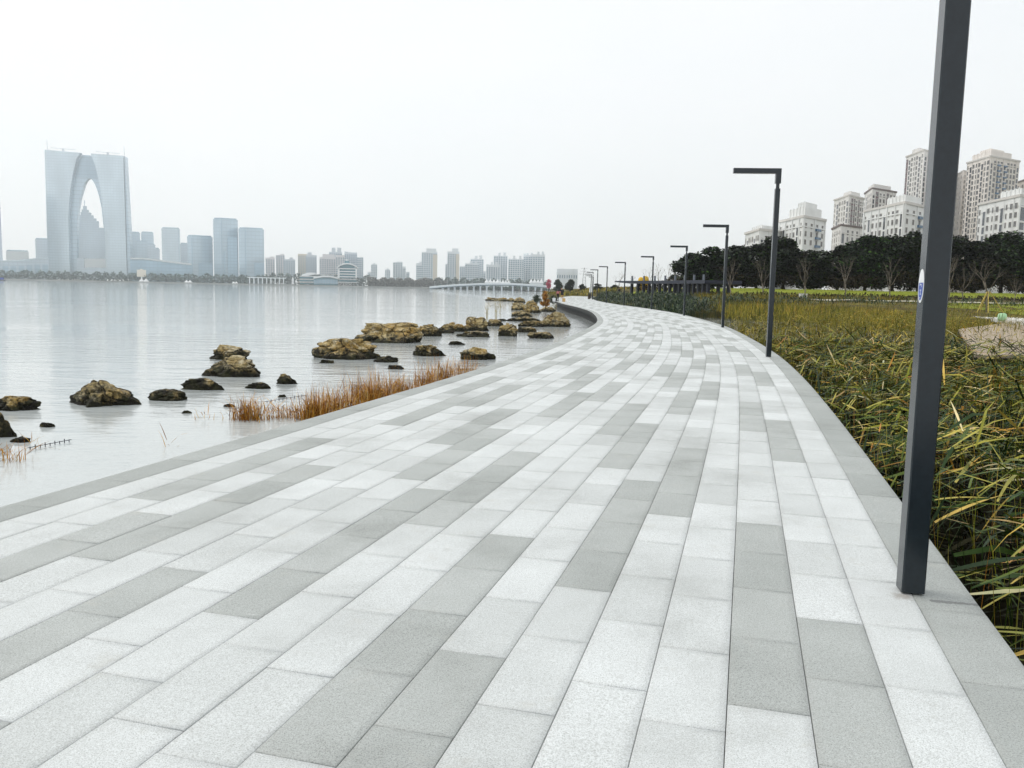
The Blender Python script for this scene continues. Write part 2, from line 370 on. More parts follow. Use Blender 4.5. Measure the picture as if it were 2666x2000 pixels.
lampY = [4.07, 19.9, 36.4, 53.4, 70.2, 85.6, 102, 118.5, 135.5, 151.5, 167.5, 184]
for i, y in enumerate(lampY):
    s = s_at_y(y) ; p = on_path(s, .30 if i else .295); t = PT[np.searchsorted(PS, s)]
    ang = math.atan2(t[1], t[0]) - math.pi / 2
    if i == 0: ang = -R(10.5)
    elif i < 6: ang *= .35
    lab = ('nearest dark grey square lamp post with a blue oval sticker, foot on the paving' if i == 0 else
           f'dark grey L-shaped lamp post, {ORD[i]} from the camera along the walkway edge')
    t_ = thing('lamp_post', lab, 'lamp post', (p[0], p[1], 0), ang, 'lamp posts along the walkway')
    for nm, me in LM:
        if i > 7 and nm == 'base_plate': continue
        o = obj(nm, me, t_)
    if i == 0:
        # oval sticker on the face towards the lake
        def oval(rx, rz, n=28): return [(rx * math.cos(2*math.pi*k/n), rz * math.sin(2*math.pi*k/n)) for k in range(n)]
        zc = 1.553; X = -PW
        st = MB(); a = oval(.045, .083); st.add([(X - .0012, y_, zc + z_) for y_, z_ in a] + [(X + .001, y_, zc + z_) for y_, z_ in a], [tuple(range(28)), tuple(range(55, 27, -1))] + [(k, 28+k, 28+(k+1)%28, (k+1)%28) for k in range(28)])
        so_ = st.build('sticker', M['white'], t_); so_['label'] = 'blue oval sticker with white rim and marks'
        st = MB(); a = [(y_, z_) for y_, z_ in oval(.036, .071) if z_ < .030]
        st.add([(X - .0020, y_, zc + z_) for y_, z_ in a] + [(X - .0011, y_, zc + z_) for y_, z_ in a], [tuple(range(len(a))), tuple(range(2*len(a)-1, len(a)-1, -1))])
        st.build('print', M['blue'], so_)
        st = MB()
        for (y0, z0, y1, z1) in [(-.012,.018,.012,.023),(-.004,.004,.016,.009),(.012,.0,.016,.02),(-.016,-.006,-.012,.010),(-.012,-.022,.010,-.018),(-.002,-.038,.002,-.018),(-.010,-.042,.006,-.038),(-.003,-.060,.005,-.055),(-.02,.034,.018,.037),(-.014,.044,.010,.047)]:
            st.box((X - .0028, y0, zc + z0), (X - .0021, y1, zc + z1))
        st.build('marks', M['white'], so_)
# ------------------------------------------------------------------ lakeside rocks
def rock_mesh(seed, w, d, h, flat=.5, peak=0.0, cuts=13, strata=.055):
    rs = random.Random(seed); bm = bmesh.new(); bmesh.ops.create_icosphere(bm, subdivisions=5 if w > .7 else 4, radius=1)
    off = Vector((seed * 13.7, seed * 5.1, seed * 2.9)); planes = []
    for _ in range(cuts):
        a = rs.uniform(0, 2 * math.pi); e = rs.uniform(-.1, .9)
        planes.append((Vector((math.cos(a) * math.cos(e), math.sin(a) * math.cos(e), math.sin(e))), rs.uniform(.50, .86)))
    planes.append((Vector((rs.uniform(-.25, .25), rs.uniform(-.3, .1), 1)).normalized(), 1.0 - flat * .42))
    for v in bm.verts:
        p = v.co.copy(); p *= 1 + .30 * noise.noise(p * 1.1 + off) + .12 * noise.noise(p * 2.6 + off)
        for n_, k in planes:
            q = p.dot(n_) - k
            if q > 0: p -= n_ * q * .96
        if p.z > 0: p.z = p.z ** .72
        p.x += peak * max(0, p.z) * .6
        p.z = p.z if p.z > 0 else p.z * .5
        a = noise.fractal(p * 2.6 + off, .7, 2.1, 6) * .075
        led = noise.noise(Vector((p.x * 1.2, p.y * 1.2, p.z * 7)) + off)
        ck = 1 - abs(noise.noise(p * 2.1 + off * 1.7)); ck = max(0, ck - .84) * -1.1         # cracks
        r = Vector((p.x, p.y, p.z * .35)).normalized()
        v.co = p + r * (a + strata * math.copysign(abs(led) ** .6, led) + ck)
    me = bpy.data.meshes.new('rock'); bm.to_mesh(me); bm.free()
    co = np.zeros(len(me.vertices) * 3, np.float32); me.vertices.foreach_get('co', co); co = co.reshape(-1, 3)
    up = co[co[:, 2] > 0]; x0, x1 = up[:, 0].min(), up[:, 0].max(); y0, y1 = up[:, 1].min(), up[:, 1].max()
    co[:, 0] = (co[:, 0] - (x0 + x1) / 2) * w / (x1 - x0); co[:, 1] = (co[:, 1] - (y0 + y1) / 2) * d / (y1 - y0)
    co[:, 2] *= h / co[:, 2].max(); me.vertices.foreach_set('co', co.ravel())
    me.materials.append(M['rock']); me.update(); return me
# left px, right px, top px, waterline px, flatness, peak lean, label
ROCKS = [
 (141,337,982,1060,.2,-.1,'large ochre boulder with a rounded peak standing alone in the water, far left'),
 (-40,85,1026,1070,.7,.2,'low ochre rock cut by the left edge of the photo, pointing right'),
 (-45,29,1062,1140,.6,0,'pale upright rock at the left edge beside the sparse reeds'),
 (379,475,1010,1044,.95,0,'small flat-topped block of stone between the lone boulder and the pair of boulders'),
 (466,579,980,1016,.8,-.3,'dark wedge-shaped rock sloping right beneath the pair of stacked boulders'),
 (94,135,1097,1113,.8,0,'very small dark flat stone in front of the lone ochre boulder'),
 (22,73,1135,1153,.5,.2,'small yellowish stone beside the upright rock at the left edge'),
 (542,634,893,938,.3,.2,'pale pinkish boulder at the back of the pair'),
 (520,668,920,982,.3,.15,'large dark brown boulder at the front of the pair'),
 (635,699,992,1013,.7,.2,'low green-brown stone to the right of the pair of boulders'),
 (716,772,969,1001,.1,0,'small smooth dome-shaped rock above the orange reeds'),
 (810,972,872,936,.75,-.05,'broad weathered rock at the left end of the long rock group'),
 (832,866,934,946,.6,.2,'tiny dark stone in front of the broad weathered rock'),
 (471,495,1066,1077,.6,0,'tiny dark stone left of the orange reeds, the lower of two'),
 (580,609,1049,1060,.6,0,'tiny grey stone at the left tip of the orange reeds'),
 (723,743,1025,1035,.5,0,'tiny brown stone showing behind the orange reeds'),
 (921,1083,835,893,.45,.25,'biggest rock of the long group, with a high golden crest'),
 (1078,1143,842,876,.8,.0,'dark flat-topped rock at the right end of the long rock group'),
 (1076,1152,893,928,.35,.1,'rounded brown rock in front of the long rock group'),
 (974,1029,923,944,.5,.2,'low dark stone below the golden crested rock'),
 (1008,1050,948,962,.5,.1,'small mossy stone nearest the orange reeds'),
 (1202,1284,899,937,.6,0,'rounded pale-topped boulder nearest the walkway edge'),
 (1170,1209,886,898,.8,0,'small dark flat stone above the pale-topped boulder'),
 (1143,1182,837,863,.3,.1,'small grey peaked rock right of the long rock group'),
 (1180,1214,842,864,.7,0,'dark squat rock between the grey peaked rock and the domed rock'),
 (1210,1268,823,862,.35,0,'domed brown rock left of the two dry flower stalks'),
 (1193,1270,860,878,.85,0,'low flat rock lying in front of the domed brown rock'),
 (1268,1309,830,850,.8,.1,'low dark rock under the dry flower stalks'),
 (1300,1344,839,876,.15,0,'egg-shaped grey-green rock standing in open water'),
 (1143,1180,858,868,.9,0,'flat pale slab just above the water below the grey peaked rock'),
 (1378,1438,863,882,.8,-.2,'low pale-topped rock nearest the curving walkway wall'),
 (1344,1394,849,866,.8,0,'dark low rock behind the pale-topped rock near the wall'),
 (1353,1415,833,851,.75,.1,'broad layered rock in the middle of the far rock pile'),
 (1404,1482,809,851,.55,.15,'large layered rock at the foot of the curving walkway wall'),
 (1335,1383,807,825,.5,0,'ochre rock at the left of the far rock pile'),
 (1365,1406,779,815,.1,0,'tall upright golden boulder next to the brown conifer'),
 (1334,1372,786,808,.7,0,'dark rock with a pale top left of the tall golden boulder'),
 (1323,1408,821,837,.9,0,'long low shelf of rock in the far rock pile'),
 (1265,1298,773,783,.8,-.2,'low dark rock at the far left tip of the distant rocks'),
 (1298,1321,774,784,.5,0,'small orange-brown rock, second along the distant rocks'),
 (1320,1342,775,785,.6,0,'small grey rock, third along the distant rocks'),
 (1340,1366,773,788,.6,0,'dark rounded rock, fourth along the distant rocks'),
 (1295,1317,829,836,.8,0,'tiny dark rock in open water right of the dry stalks'),
 (1405,1445,797,812,.5,0,'jumbled dark rock behind the large layered rock by the wall'),
]
for i, (x0, x1, yt, yb, fl, pk, lab) in enumerate(ROCKS):
    b = gnd((x0 + x1) / 2, yb, WATER); Y = b.y; w_ = (x1 - x0) * Y / FPX * (1.18 if yb < 960 and i > 6 else 1.05); d_ = w_ * .62
    h_ = max(.05, (yb - yt) * (Y + d_ * .35) / FPX * (1.0 if yb < 900 else .93) - .05 * d_)
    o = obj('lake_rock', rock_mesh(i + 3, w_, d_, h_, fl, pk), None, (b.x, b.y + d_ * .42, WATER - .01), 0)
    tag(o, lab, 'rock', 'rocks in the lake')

# ------------------------------------------------------------------ blades (reeds, leaves) as arrays
def blades(P, az, el, L, Wd, droop, nseg=4, twist=0.0, taper=.5, kink=None):
    n = len(P); t = np.linspace(0, 1, nseg + 1)
    e = el[:, None] - droop[:, None] * t[None] ** 1.3
    if kink is not None: e = e - kink[0][:, None] * (t[None] >= kink[1][:, None])
    dx = np.cos(e) * np.cos(az)[:, None]; dy = np.cos(e) * np.sin(az)[:, None]; dz = np.sin(e)
    st = (L / nseg)[:, None]
    X = P[:, 0:1] + np.concatenate([np.zeros((n, 1)), np.cumsum(dx[:, :-1] * st, 1)], 1)
    Y = P[:, 1:2] + np.concatenate([np.zeros((n, 1)), np.cumsum(dy[:, :-1] * st, 1)], 1)
    Z = P[:, 2:3] + np.concatenate([np.zeros((n, 1)), np.cumsum(dz[:, :-1] * st, 1)], 1)
    prof = np.where(t < taper, .55 + .45 * t / max(taper, 1e-3), np.clip(1 - (t - taper) / (1 - taper), .04, 1) ** .8)
    tw = (np.asarray(twist) * np.ones(n))[:, None] * (.3 + t[None])
    sx, sy = -np.sin(az)[:, None], np.cos(az)[:, None]
    ux, uy, uz = -np.sin(e) * np.cos(az)[:, None], -np.sin(e) * np.sin(az)[:, None], np.cos(e)
    wx = sx * np.cos(tw) + ux * np.sin(tw); wy = sy * np.cos(tw) + uy * np.sin(tw); wz = uz * np.sin(tw)
    hw = (Wd / 2)[:, None] * prof[None]
    A = np.stack([X + wx * hw, Y + wy * hw, Z + wz * hw], -1); B = np.stack([X - wx * hw, Y - wy * hw, Z - wz * hw], -1)
    V = np.stack([A, B], 2).reshape(n, -1, 3)          # n, 2(nseg+1), 3
    f = np.array([(2*k, 2*k+1, 2*k+3, 2*k+2) for k in range(nseg)])
    F = (f[None] + V.shape[1] * np.arange(n)[:, None, None]).reshape(-1, 4)
    return V.reshape(-1, 3), F
def U(a, b, n): return rng.uniform(a, b, n)
def joinm(parts):
    Vs, Fs, k = [], [], 0
    for V, F in parts: Vs.append(V); Fs.append(F + k); k += len(V)
    return np.concatenate(Vs), np.concatenate(Fs)
M['dryreed'] = foliage_mat('dry_reed', [(0, (.05, .018, .006)), (.3, (.24, .09, .012)), (.6, (.54, .23, .022)), (.85, (.62, .34, .05)), (1, (.70, .54, .24))], .7)
M['reed'] = foliage_mat('marsh_leaf', [(0, (.008, .022, .006)), (.34, (.028, .062, .010)), (.52, (.105, .145, .014)), (.68, (.30, .29, .03)), (.84, (.52, .44, .11)), (.92, (.44, .18, .018)), (1, (.72, .66, .40))], .5, .9)
M['reedgold'] = foliage_mat('marsh_stem', [(0, (.025, .035, .006)), (.3, (.11, .115, .012)), (.65, (.28, .235, .022)), (.9, (.46, .35, .06)), (1, (.40, .19, .02))], .6, .28)
M['canna'] = foliage_mat('bank_leaf', [(0, (.008, .020, .008)), (.5, (.020, .042, .016)), (.8, (.045, .075, .030)), (.95, (.10, .13, .05)), (1, (.26, .24, .09))], .42)

# dry orange reed clumps along the lake edge
def reed_clump(n, rx, ry, h0, h1, spread=.25):
    P = np.stack([rng.normal(0, rx / 2, n), rng.normal(0, ry / 2, n), np.full(n, -.06)], 1)
    P[:, :2] += rng.normal(0, .5, (7, 2))[rng.integers(0, 7, n)] * np.array([rx * .55, ry * .5])
    hh = h0 * .7 + (h1 * 1.1 - h0 * .7) * rng.random(n) ** 2.0
    V1 = blades(P, U(0, 6.28, n), rng.normal(1.36, .17, n), hh, U(.005, .013, n), rng.normal(.2, spread * 1.5, n), 4, U(-.6, .6, n), .3, (np.where(rng.random(n) < .25, rng.normal(1.2, .6, n), 0), U(.4, .8, n)))
    k = n // 3; P2 = np.stack([rng.normal(0, rx / 2, k), rng.normal(0, ry / 2, k), U(.05, h0 * .7, k)], 1)
    V2 = blades(P2, U(0, 6.28, k), U(.2, 1.1, k), U(.2, .5, k), U(.006, .012, k), U(.2, 1.4, k), 3, U(-.6, .6, k), .3)
    return np_mesh('reed_clump', *joinm([V1, V2]), M['dryreed'])
CL = [ # survey pixel of the foot, count, rx, ry, heights
 (650,1092,620,.30,.20,.22,.52,'orange dry reed clump at the left end of the reed fringe'),
 (742,1088,420,.42,.20,.16,.38,'thin low patch of dry reeds right of the first reed clump'),
 (822,1092,800,.26,.20,.34,.70,'dense orange reed clump in the middle of the fringe, left of the tall tuft'),
 (880,1078,760,.28,.20,.32,.68,'dry reed clump with a tall thin tuft in its centre'),
 (962,1058,1300,.36,.22,.45,.86,'tallest and brightest orange reed clump of the fringe'),
 (1036,1030,700,.34,.20,.35,.62,'lower orange reed clump right of the tallest clump'),
 (1112,1010,420,.24,.16,.45,.82,'short orange reed tuft past the gap in the fringe'),
 (1158,992,420,.26,.16,.45,.78,'last but one orange reed tuft along the walkway edge'),
 (1208,975,300,.34,.14,.4,.70,'last small reed tuft of the fringe, near the pale-topped boulder'),
]
for (px, py, n, rx, ry, h0, h1, lab) in CL:
    o = obj('reed_clump', reed_clump(int(n * .62), rx * 1.1, ry, h0, h1), None, gnd(px, py, WATER)); tag(o, lab, 'reeds', 'dry reeds at the lake edge')
for (px, py, n, lab) in [(20, 1200, 70, 'sparse brown reed stalks below the upright rock at the left edge'), (78, 1168, 16, 'few bent thin stalks next to the sunken edging rail at left'), (525, 1090, 14, 'few single stalks in the water left of the reed fringe'), (452, 1160, 7, 'two tiny stalks standing alone in calm water')]:
    g = gnd(px, py, WATER)
    o = obj('reed_stalks', reed_clump(n, .22 if n > 60 else .12, .14, .12, .34, .6), None, g); tag(o, lab, 'reeds', 'dry reeds at the lake edge')
# sunken planting rail (dark rods just above the water)
def rail(pa, pb, n, lab):
    a = gnd(*pa, WATER); b = gnd(*pb, WATER); t = thing('edging_rail', lab, 'rail', a, 0)
    m_ = MB(); d = b - a; m_.tube([(0, 0, .03), (d.x, d.y, .03)], [.005, .005], 5); m_.build('rod', M['navy'], t)
    for k in range(n):
        f = (k + .5) / n; m_ = MB(); m_.tube([(0, 0, -.2), (0, 0, .04 + .02 * (k % 2))], [.007, .006], 5); m_.build('peg', M['navy'], t, loc=(d.x * f, d.y * f, 0))
rail((72, 1172), (186, 1150), 9, 'dark sunken edging rail poking out of the water at left')
rail((690, 1050), (800, 1032), 11, 'dark sunken edging rail behind the orange reeds')

# ------------------------------------------------------------------ marsh on the landward side
def right_of_path(n, y0, y1, w0, w1, pw=1.0):
    y = y0 + (y1 - y0) * U(0, 1, n) ** pw; return np.stack([edge_x(y) + w0 + (w1 - w0) * U(0, 1, n), y], 1)
mb = MB(); ysr = np.arange(-6, 92, 2.0)
mb.add([(edge_x(y) - .25, y, -.62) for y in ysr] + [(edge_x(y) + 42, y, -.62) for y in ysr], [(i, i + len(ysr), i + len(ysr) + 1, i + 1) for i in range(len(ysr) - 1)])
# the open ditch between yellow reeds and the bank stays water
shade_mud = [q for q in range(len(ysr)) if ysr[q] < 44]
mb = MB(); mb.add([(edge_x(ysr[q]) - .25, ysr[q], -.78) for q in shade_mud] + [(edge_x(ysr[q]) + 46, ysr[q], -.78) for q in shade_mud], [(i, i + len(shade_mud), i + len(shade_mud) + 1, i + 1) for i in range(len(shade_mud) - 1)])
tag(mb.build('marsh_ground', M['mud']), kind='structure')  # mud sheet added over the water, near-black as shade between the reeds

def canopy_z(x, y): return -.02 + .02 * np.minimum(y, 30) / 3 + .14 * np.sin(x * 1.3 + y * .7) * np.cos(y * .55 - x * .4)
parts = []
def leaf_layer(n, y0, y1, w1, Lr, Wr, zlo, zhi, pw, nseg, w0=.02):
    q = right_of_path(n, y0, y1, w0, w1, pw); dd = q[:, 0] - edge_x(q[:, 1])
    z = canopy_z(q[:, 0], q[:, 1]) + U(zlo, zhi, n) - np.clip(.45 - dd, 0, .45) * .75
    az = np.where(rng.random(n) < .62, rng.normal(0, .45, n) + np.pi * (rng.random(n) < .5), U(0, 6.28, n))
    az = np.where((dd < .75) & (np.cos(az) < .1), rng.normal(.3, .6, n), az)
    return blades(np.stack([q[:, 0], q[:, 1], z], 1), az, rng.normal(.10, .38, n), U(*Lr, n), U(*Wr, n), rng.normal(.2, .4, n), nseg, rng.normal(0, .6, n), .5, (np.where(rng.random(n) < .45, rng.normal(.9, .5, n), 0), U(.25, .75, n)))
def stem_layer(n, y0, y1, w1, h, Wr, pw, w0=.03, zoff=.05):
    q = right_of_path(n, y0, y1, w0, w1, pw); dd = q[:, 0] - edge_x(q[:, 1])
    top = canopy_z(q[:, 0], q[:, 1]) + zoff + rng.normal(0, .10, n) - np.clip(.4 - dd, 0, .4) * .8
    P = np.stack([q[:, 0], q[:, 1], np.full(n, -.64)], 1)
    return blades(P, U(0, 6.28, n), rng.normal(1.45, .13, n), np.maximum(.2, top + .64) * h, U(*Wr, n), rng.normal(.05, .12, n), 3, U(0, 3, n), .8)
parts += [leaf_layer(3000, 1.5, 12, 9, (.30, .75), (.012, .036), -.38, .05, .9, 6), leaf_layer(2200, 1.5, 12, 9, (.25, .7), (.008, .02), -.5, .04, .9, 4), ]
M['litter'] = foliage_mat('rotten_litter', [(0, (.005, .006, .003)), (.7, (.014, .015, .006)), (1, (.035, .030, .012))], .9)  # near-black leaf colour stands in for shade in the reed gaps
low_shade = obj('reed_litter', np_mesh('reed_litter', *joinm([leaf_layer(5200, 1.2, 14, 10, (.25, .7), (.02, .05), -.80, -.34, .9, 4), leaf_layer(5000, 12, 30, 18, (.3, .8), (.03, .06), -.75, -.35, 1.0, 3)]), M['litter'])); tag(low_shade, 'dark rotting leaf litter under the marsh leaves', 'litter', None, 'stuff')
parts += [leaf_layer(9000, 11, 26, 18, (.3, .8), (.018, .04), -.30, .06, 1.0, 4)]
parts += [stem_layer(5200, 1.5, 18, 11, 1.0, (.004, .010), .9, zoff=.10)]
reedbed = obj('reed_bed', np_mesh('reed_bed', *joinm(parts), M['reed'])); 
tag(reedbed, 'tangled green and straw coloured marsh leaves filling the bed right of the walkway', 'reeds', None, 'stuff')
# the largest leaves, each its own
M['bigleaf'] = NT('broad_leaf', .5, .2); _r = M['bigleaf'].n('ObjectInfo').outputs['Random']; _n = M['bigleaf'].noise(M['bigleaf'].scalevec(M['bigleaf'].objc(), (3, 30, 30)), 1.0, 4)
M['bigleaf'].color(M['bigleaf'].mix(1.0, M['bigleaf'].ramp(_r, [(0, (.010, .028, .007)), (.45, (.03, .07, .012)), (.72, (.085, .13, .02)), (.88, (.34, .32, .06)), (1, (.55, .38, .10))]), M['bigleaf'].ramp(_n, [(.3, (.6, .6, .5)), (.7, (1.3, 1.25, 1.1))]), 'MULTIPLY')); M['bigleaf'] = M['bigleaf'].mat
leafm = []
for k in range(14):
    n = 1; V, F = blades(np.zeros((1, 3)), np.zeros(1), U(.1, .45, 1), U(.40, .75, 1), U(.025, .05, 1), U(.0, .5, 1), 8, U(-.9, .9, 1), .45, (U(-.2, 1.5, 1), U(.3, .7, 1)))
    bm_ = np_mesh('leaf', V, F, M['bigleaf'], True); leafm.append(bm_)
ql = right_of_path(300, 2.3, 9.5, .12, 5.0, 1.0)
for k, (x, y) in enumerate(ql):
    o = obj('leaf', leafm[k % 14], reedbed, (x, y, canopy_z(x, y) - random.uniform(-.05, .22) - max(0, .5 - (x - edge_x(y))) * .6))
    o.rotation_euler = (random.gauss(0, .35), random.gauss(0, .25), random.gauss(0, .5) + (math.pi * random.randint(0, 1) if x - edge_x(y) > 1.0 else .35))
# yellow standing reeds further out
def gold_pts(n, y0, y1):
    y = y0 + (y1 - y0) * U(0, 1, n) ** .9; lo = np.where(y < 42, .1, .1 + (y - 42) * .72); x = edge_x(y) + lo + (46 - lo) * U(0, 1, n) ** 1.2
    return x, y
x, y = gold_pts(26000, 15, 72); h = np.clip(.62 + .012 * (y - 15) + .10 * np.sin(x * .8) * np.cos(y * .5) + rng.normal(0, .10, len(x)), .3, 1.9)
g1 = blades(np.stack([x, y, np.full(len(x), -.7)], 1), U(0, 6.28, len(x)), U(1.3, 1.57, len(x)), h + .12, U(.010, .022, len(x)), rng.normal(.1, .25, len(x)), 2, U(0, 3, len(x)), .7)
x, y = gold_pts(22000, 15, 72); h = .60 + .012 * (y - 15) + .10 * np.sin(x * .8) * np.cos(y * .5)
g2 = blades(np.stack([x, y, -.7 + h * U(.55, 1.05, len(x))], 1), U(0, 6.28, len(x)), rng.normal(.3, .5, len(x)), U(.2, .55, len(x)), U(.018, .04, len(x)), U(0, 1.4, len(x)), 2, U(-1, 1, len(x)), .5)
n3 = 16000; y = U(58, 97, n3); x = 15.5 + (y - 58) * .12 + 24 * U(0, 1, n3)
g3 = blades(np.stack([x, y, np.full(n3, -.5) + (y - 58) * .028], 1), U(0, 6.28, n3), U(1.1, 1.57, n3), U(.7, 1.25, n3), U(.02, .045, n3), rng.normal(.3, .4, n3), 3, U(0, 3, n3), .6)
gb = obj('yellow_reeds', np_mesh('yellow_reeds', *joinm([g1, g2, g3]), M['reedgold'])); tag(gb, 'yellow standing reeds filling the marsh beyond the near leaves', 'reeds', None, 'stuff')
# dark green broad-leaved bank
def bank_pts(n):
    k = rng.random(n) < .55
    ya = U(73, 84, n); lo = np.maximum(edge_x(ya) + .1, 0); xa = lo + (62 - lo) * U(0, 1, n) ** 1.25
    yb = U(64, 150, n); xb = edge_x(yb) + U(.12, 4.5, n) * np.where(yb < 74, np.clip((yb - 62) / 12, .1, 1), 1)
    return np.where(k, xa, xb), np.where(k, ya, yb)
x, y = bank_pts(30000); lump = .5 + .5 * np.sin(x * 1.1 + 1.7 * np.sin(y * .45)) * np.cos(y * .8)
nearp = np.clip((x - edge_x(y)) / 1.2, .35, 1); H_ = (1.15 + .75 * lump) * nearp + .25
b1 = blades(np.stack([x, y, WATER + H_ * U(.25, 1.05, len(x)) ** .7], 1), U(0, 6.28, len(x)), rng.normal(.75, .45, len(x)), U(.25, .62, len(x)), U(.05, .11, len(x)), U(.5, 2.2, len(x)), 3, rng.normal(0, .4, len(x)), .4)
x, y = bank_pts(7000)
b2 = blades(np.stack([x, y, np.full(len(x), WATER)], 1), U(0, 6.28, len(x)), U(1.35, 1.57, len(x)), U(.5, 1.25, len(x)), U(.02, .04, len(x)), U(0, .2, len(x)), 2, U(0, 3, len(x)), .8)
bb = obj('bank_plants', np_mesh('bank_plants', *joinm([b1, b2]), M['canna'])); tag(bb, 'dark green broad leaved plants massed along the bank behind the yellow reeds', 'plants', None, 'stuff')
# ------------------------------------------------------------------ park ground behind the marsh
SHY = [84, 92, 120, 150, 190, 215, 240, 300, 420, 700, 1000, 1240]
SHX = [14.5, 14.0, 12.6, 14.5, 18.6, 12, 8.5, 9.5, 17, 30, 44, 60]
def shore_x(y):
    a = np.interp(y, SHY, SHX); e = np.minimum(edge_x(y) + .3, 60)
    a = np.where((y >= 84) & (y <= 192), e, a)
    return np.where(y < 84, np.interp(y, [36, 46, 54, 66, 84], [70, 44, 27.5, 27, 14.5]), a)
def smooth(t): t = np.clip(t, 0, 1); return t * t * (3 - 2 * t)
def land_z(x, y):
    prof = np.interp(y, [36, 54, 66, 80, 95, 104, 118, 200, 1300], [.1, .15, .6, .98, 1.0, 1.33, 2.1, 2.1, 2.1])
    f = smooth((x - 15) / 16); return .12 + (prof - .12) * f
mb = MB(); yy = list(np.arange(36, 130, 3.0)) + [135, 142, 150, 160, 170, 180, 190, 200, 215, 230, 245, 270, 300, 350, 420, 520, 700, 900, 1240]
fr = np.array([0, .8, 1.6, 3, 5, 8, 11, 15, 20, 26, 33, 42, 55, 75, 110, 180, 400, 1200]); nx = len(fr)
for y in yy:
    x = float(shore_x(y)) + fr; z = land_z(x, y) + .05 * np.sin(x * .9 + y * .6); z[0] = -1.3; z[1] = min(z[1], -.1) if y < 84 else z[1]
    mb.v += [(a, y, b) for a, b in zip(x, z)]
mb.f = [(j*nx + i, j*nx + i + 1, (j+1)*nx + i + 1, (j+1)*nx + i) for j in range(len(yy)-1) for i in range(nx-1)]; mb.m = [0] * len(mb.f)
g = NT('park_earth', .95, .1); p = g.pos()
c = g.ramp(g.noise(p, .35, 6, .7), [(.3, (.035, .022, .012)), (.5, (.09, .075, .02)), (.62, (.16, .15, .035)), (.8, (.28, .24, .10))])
g.color(c); M['earth'] = g.mat
tag(mb.build('park_ground', M['earth'], smooth=True), kind='structure')
def sheet(name, x0, x1, y0, y1, mat, dz=.05, nx=30, ny=8):
    b = MB(); X = np.linspace(x0, x1, nx); Y = np.linspace(y0, y1, ny)
    b.v = [(x, y, float(land_z(x, y)) + dz + .05 * math.sin(x * .9 + y * .6)) for y in Y for x in X]
    b.f = [(j*nx+i, j*nx+i+1, (j+1)*nx+i+1, (j+1)*nx+i) for j in range(ny-1) for i in range(nx-1)]; b.m = [0]*len(b.f)
    return tag(b.build(name, mat, smooth=True), kind='structure')
g = NT('lawn_grass', .9, .15); p = g.pos()
g.color(g.ramp(g.noise(g.scalevec(p, (.5, 1.3, 1)), 1.0, 6, .75), [(.3, (.10, .13, .016)), (.5, (.20, .24, .022)), (.7, (.31, .30, .035))])); M['lawn'] = g.mat
M['parkpath'] = plain('pale_path', (.62, .58, .46), .85, .2, .1, 1)
sheet('lawn', 20, 150, 104.5, 119, M['lawn'], .10); sheet('lawn', 36, 110, 56, 78, M['lawn'], .02); sheet('park_path', 29, 120, 79, 83, M['parkpath'], .09)
sheet('lawn', 16, 60, 135, 165, M['lawn'], .10)
# grass tufts over the lawns
def tufts(n, x0, x1, y0, y1): 
    x = U(x0, x1, n); y = U(y0, y1, n); z = land_z(x, y) + .05 * np.sin(x * .9 + y * .6) + .02
    return blades(np.stack([x, y, z], 1), U(0, 6.28, n), U(.9, 1.5, n), U(.08, .24, n), U(.03, .06, n), U(0, .8, n), 2)
M['tuft'] = foliage_mat('lawn_blades', [(0, (.09, .12, .015)), (.5, (.21, .25, .02)), (1, (.36, .33, .05))], .8)
o = obj('grass', np_mesh('grass', *joinm([tufts(9000, 20, 110, 104.5, 119), tufts(7000, 36, 80, 56, 78)]), M['tuft'])); tag(o, 'short yellow green grass of the park lawns', 'grass', None, 'stuff')
M['hedge'] = foliage_mat('hedge_leaf', [(0, (.012, .010, .008)), (.5, (.035, .022, .014)), (.85, (.05, .045, .018)), (1, (.09, .08, .03))], .8)
def hedge(n, x0, x1, y0, y1, h):
    x = U(x0, x1, n); y = U(y0, y1, n); z = land_z(x, y); hh = h * (.75 + .25 * np.sin(x * .7) * np.sin(x * .23 + 1))
    return blades(np.stack([x, y, z + hh * U(0, 1, n) ** .6], 1), U(0, 6.28, n), U(-.2, 1.3, n), U(.18, .42, n), U(.10, .2, n), U(0, 1, n), 2)
for args, lab in (((30000, 18, 150, 119.5, 124, 3.0), 'long dark hedge under the evergreen trees'), ((6500, 24, 120, 96, 103, .45), 'low brown planting strip at the foot of the lawn'), ((3000, 15.5, 26, 96, 118, .9), 'low dark shrubs in front of the long dark pergola')):
    o = obj('hedge', np_mesh('hedge', *hedge(*args), M['hedge'])); tag(o, lab, 'hedge', None, 'stuff')

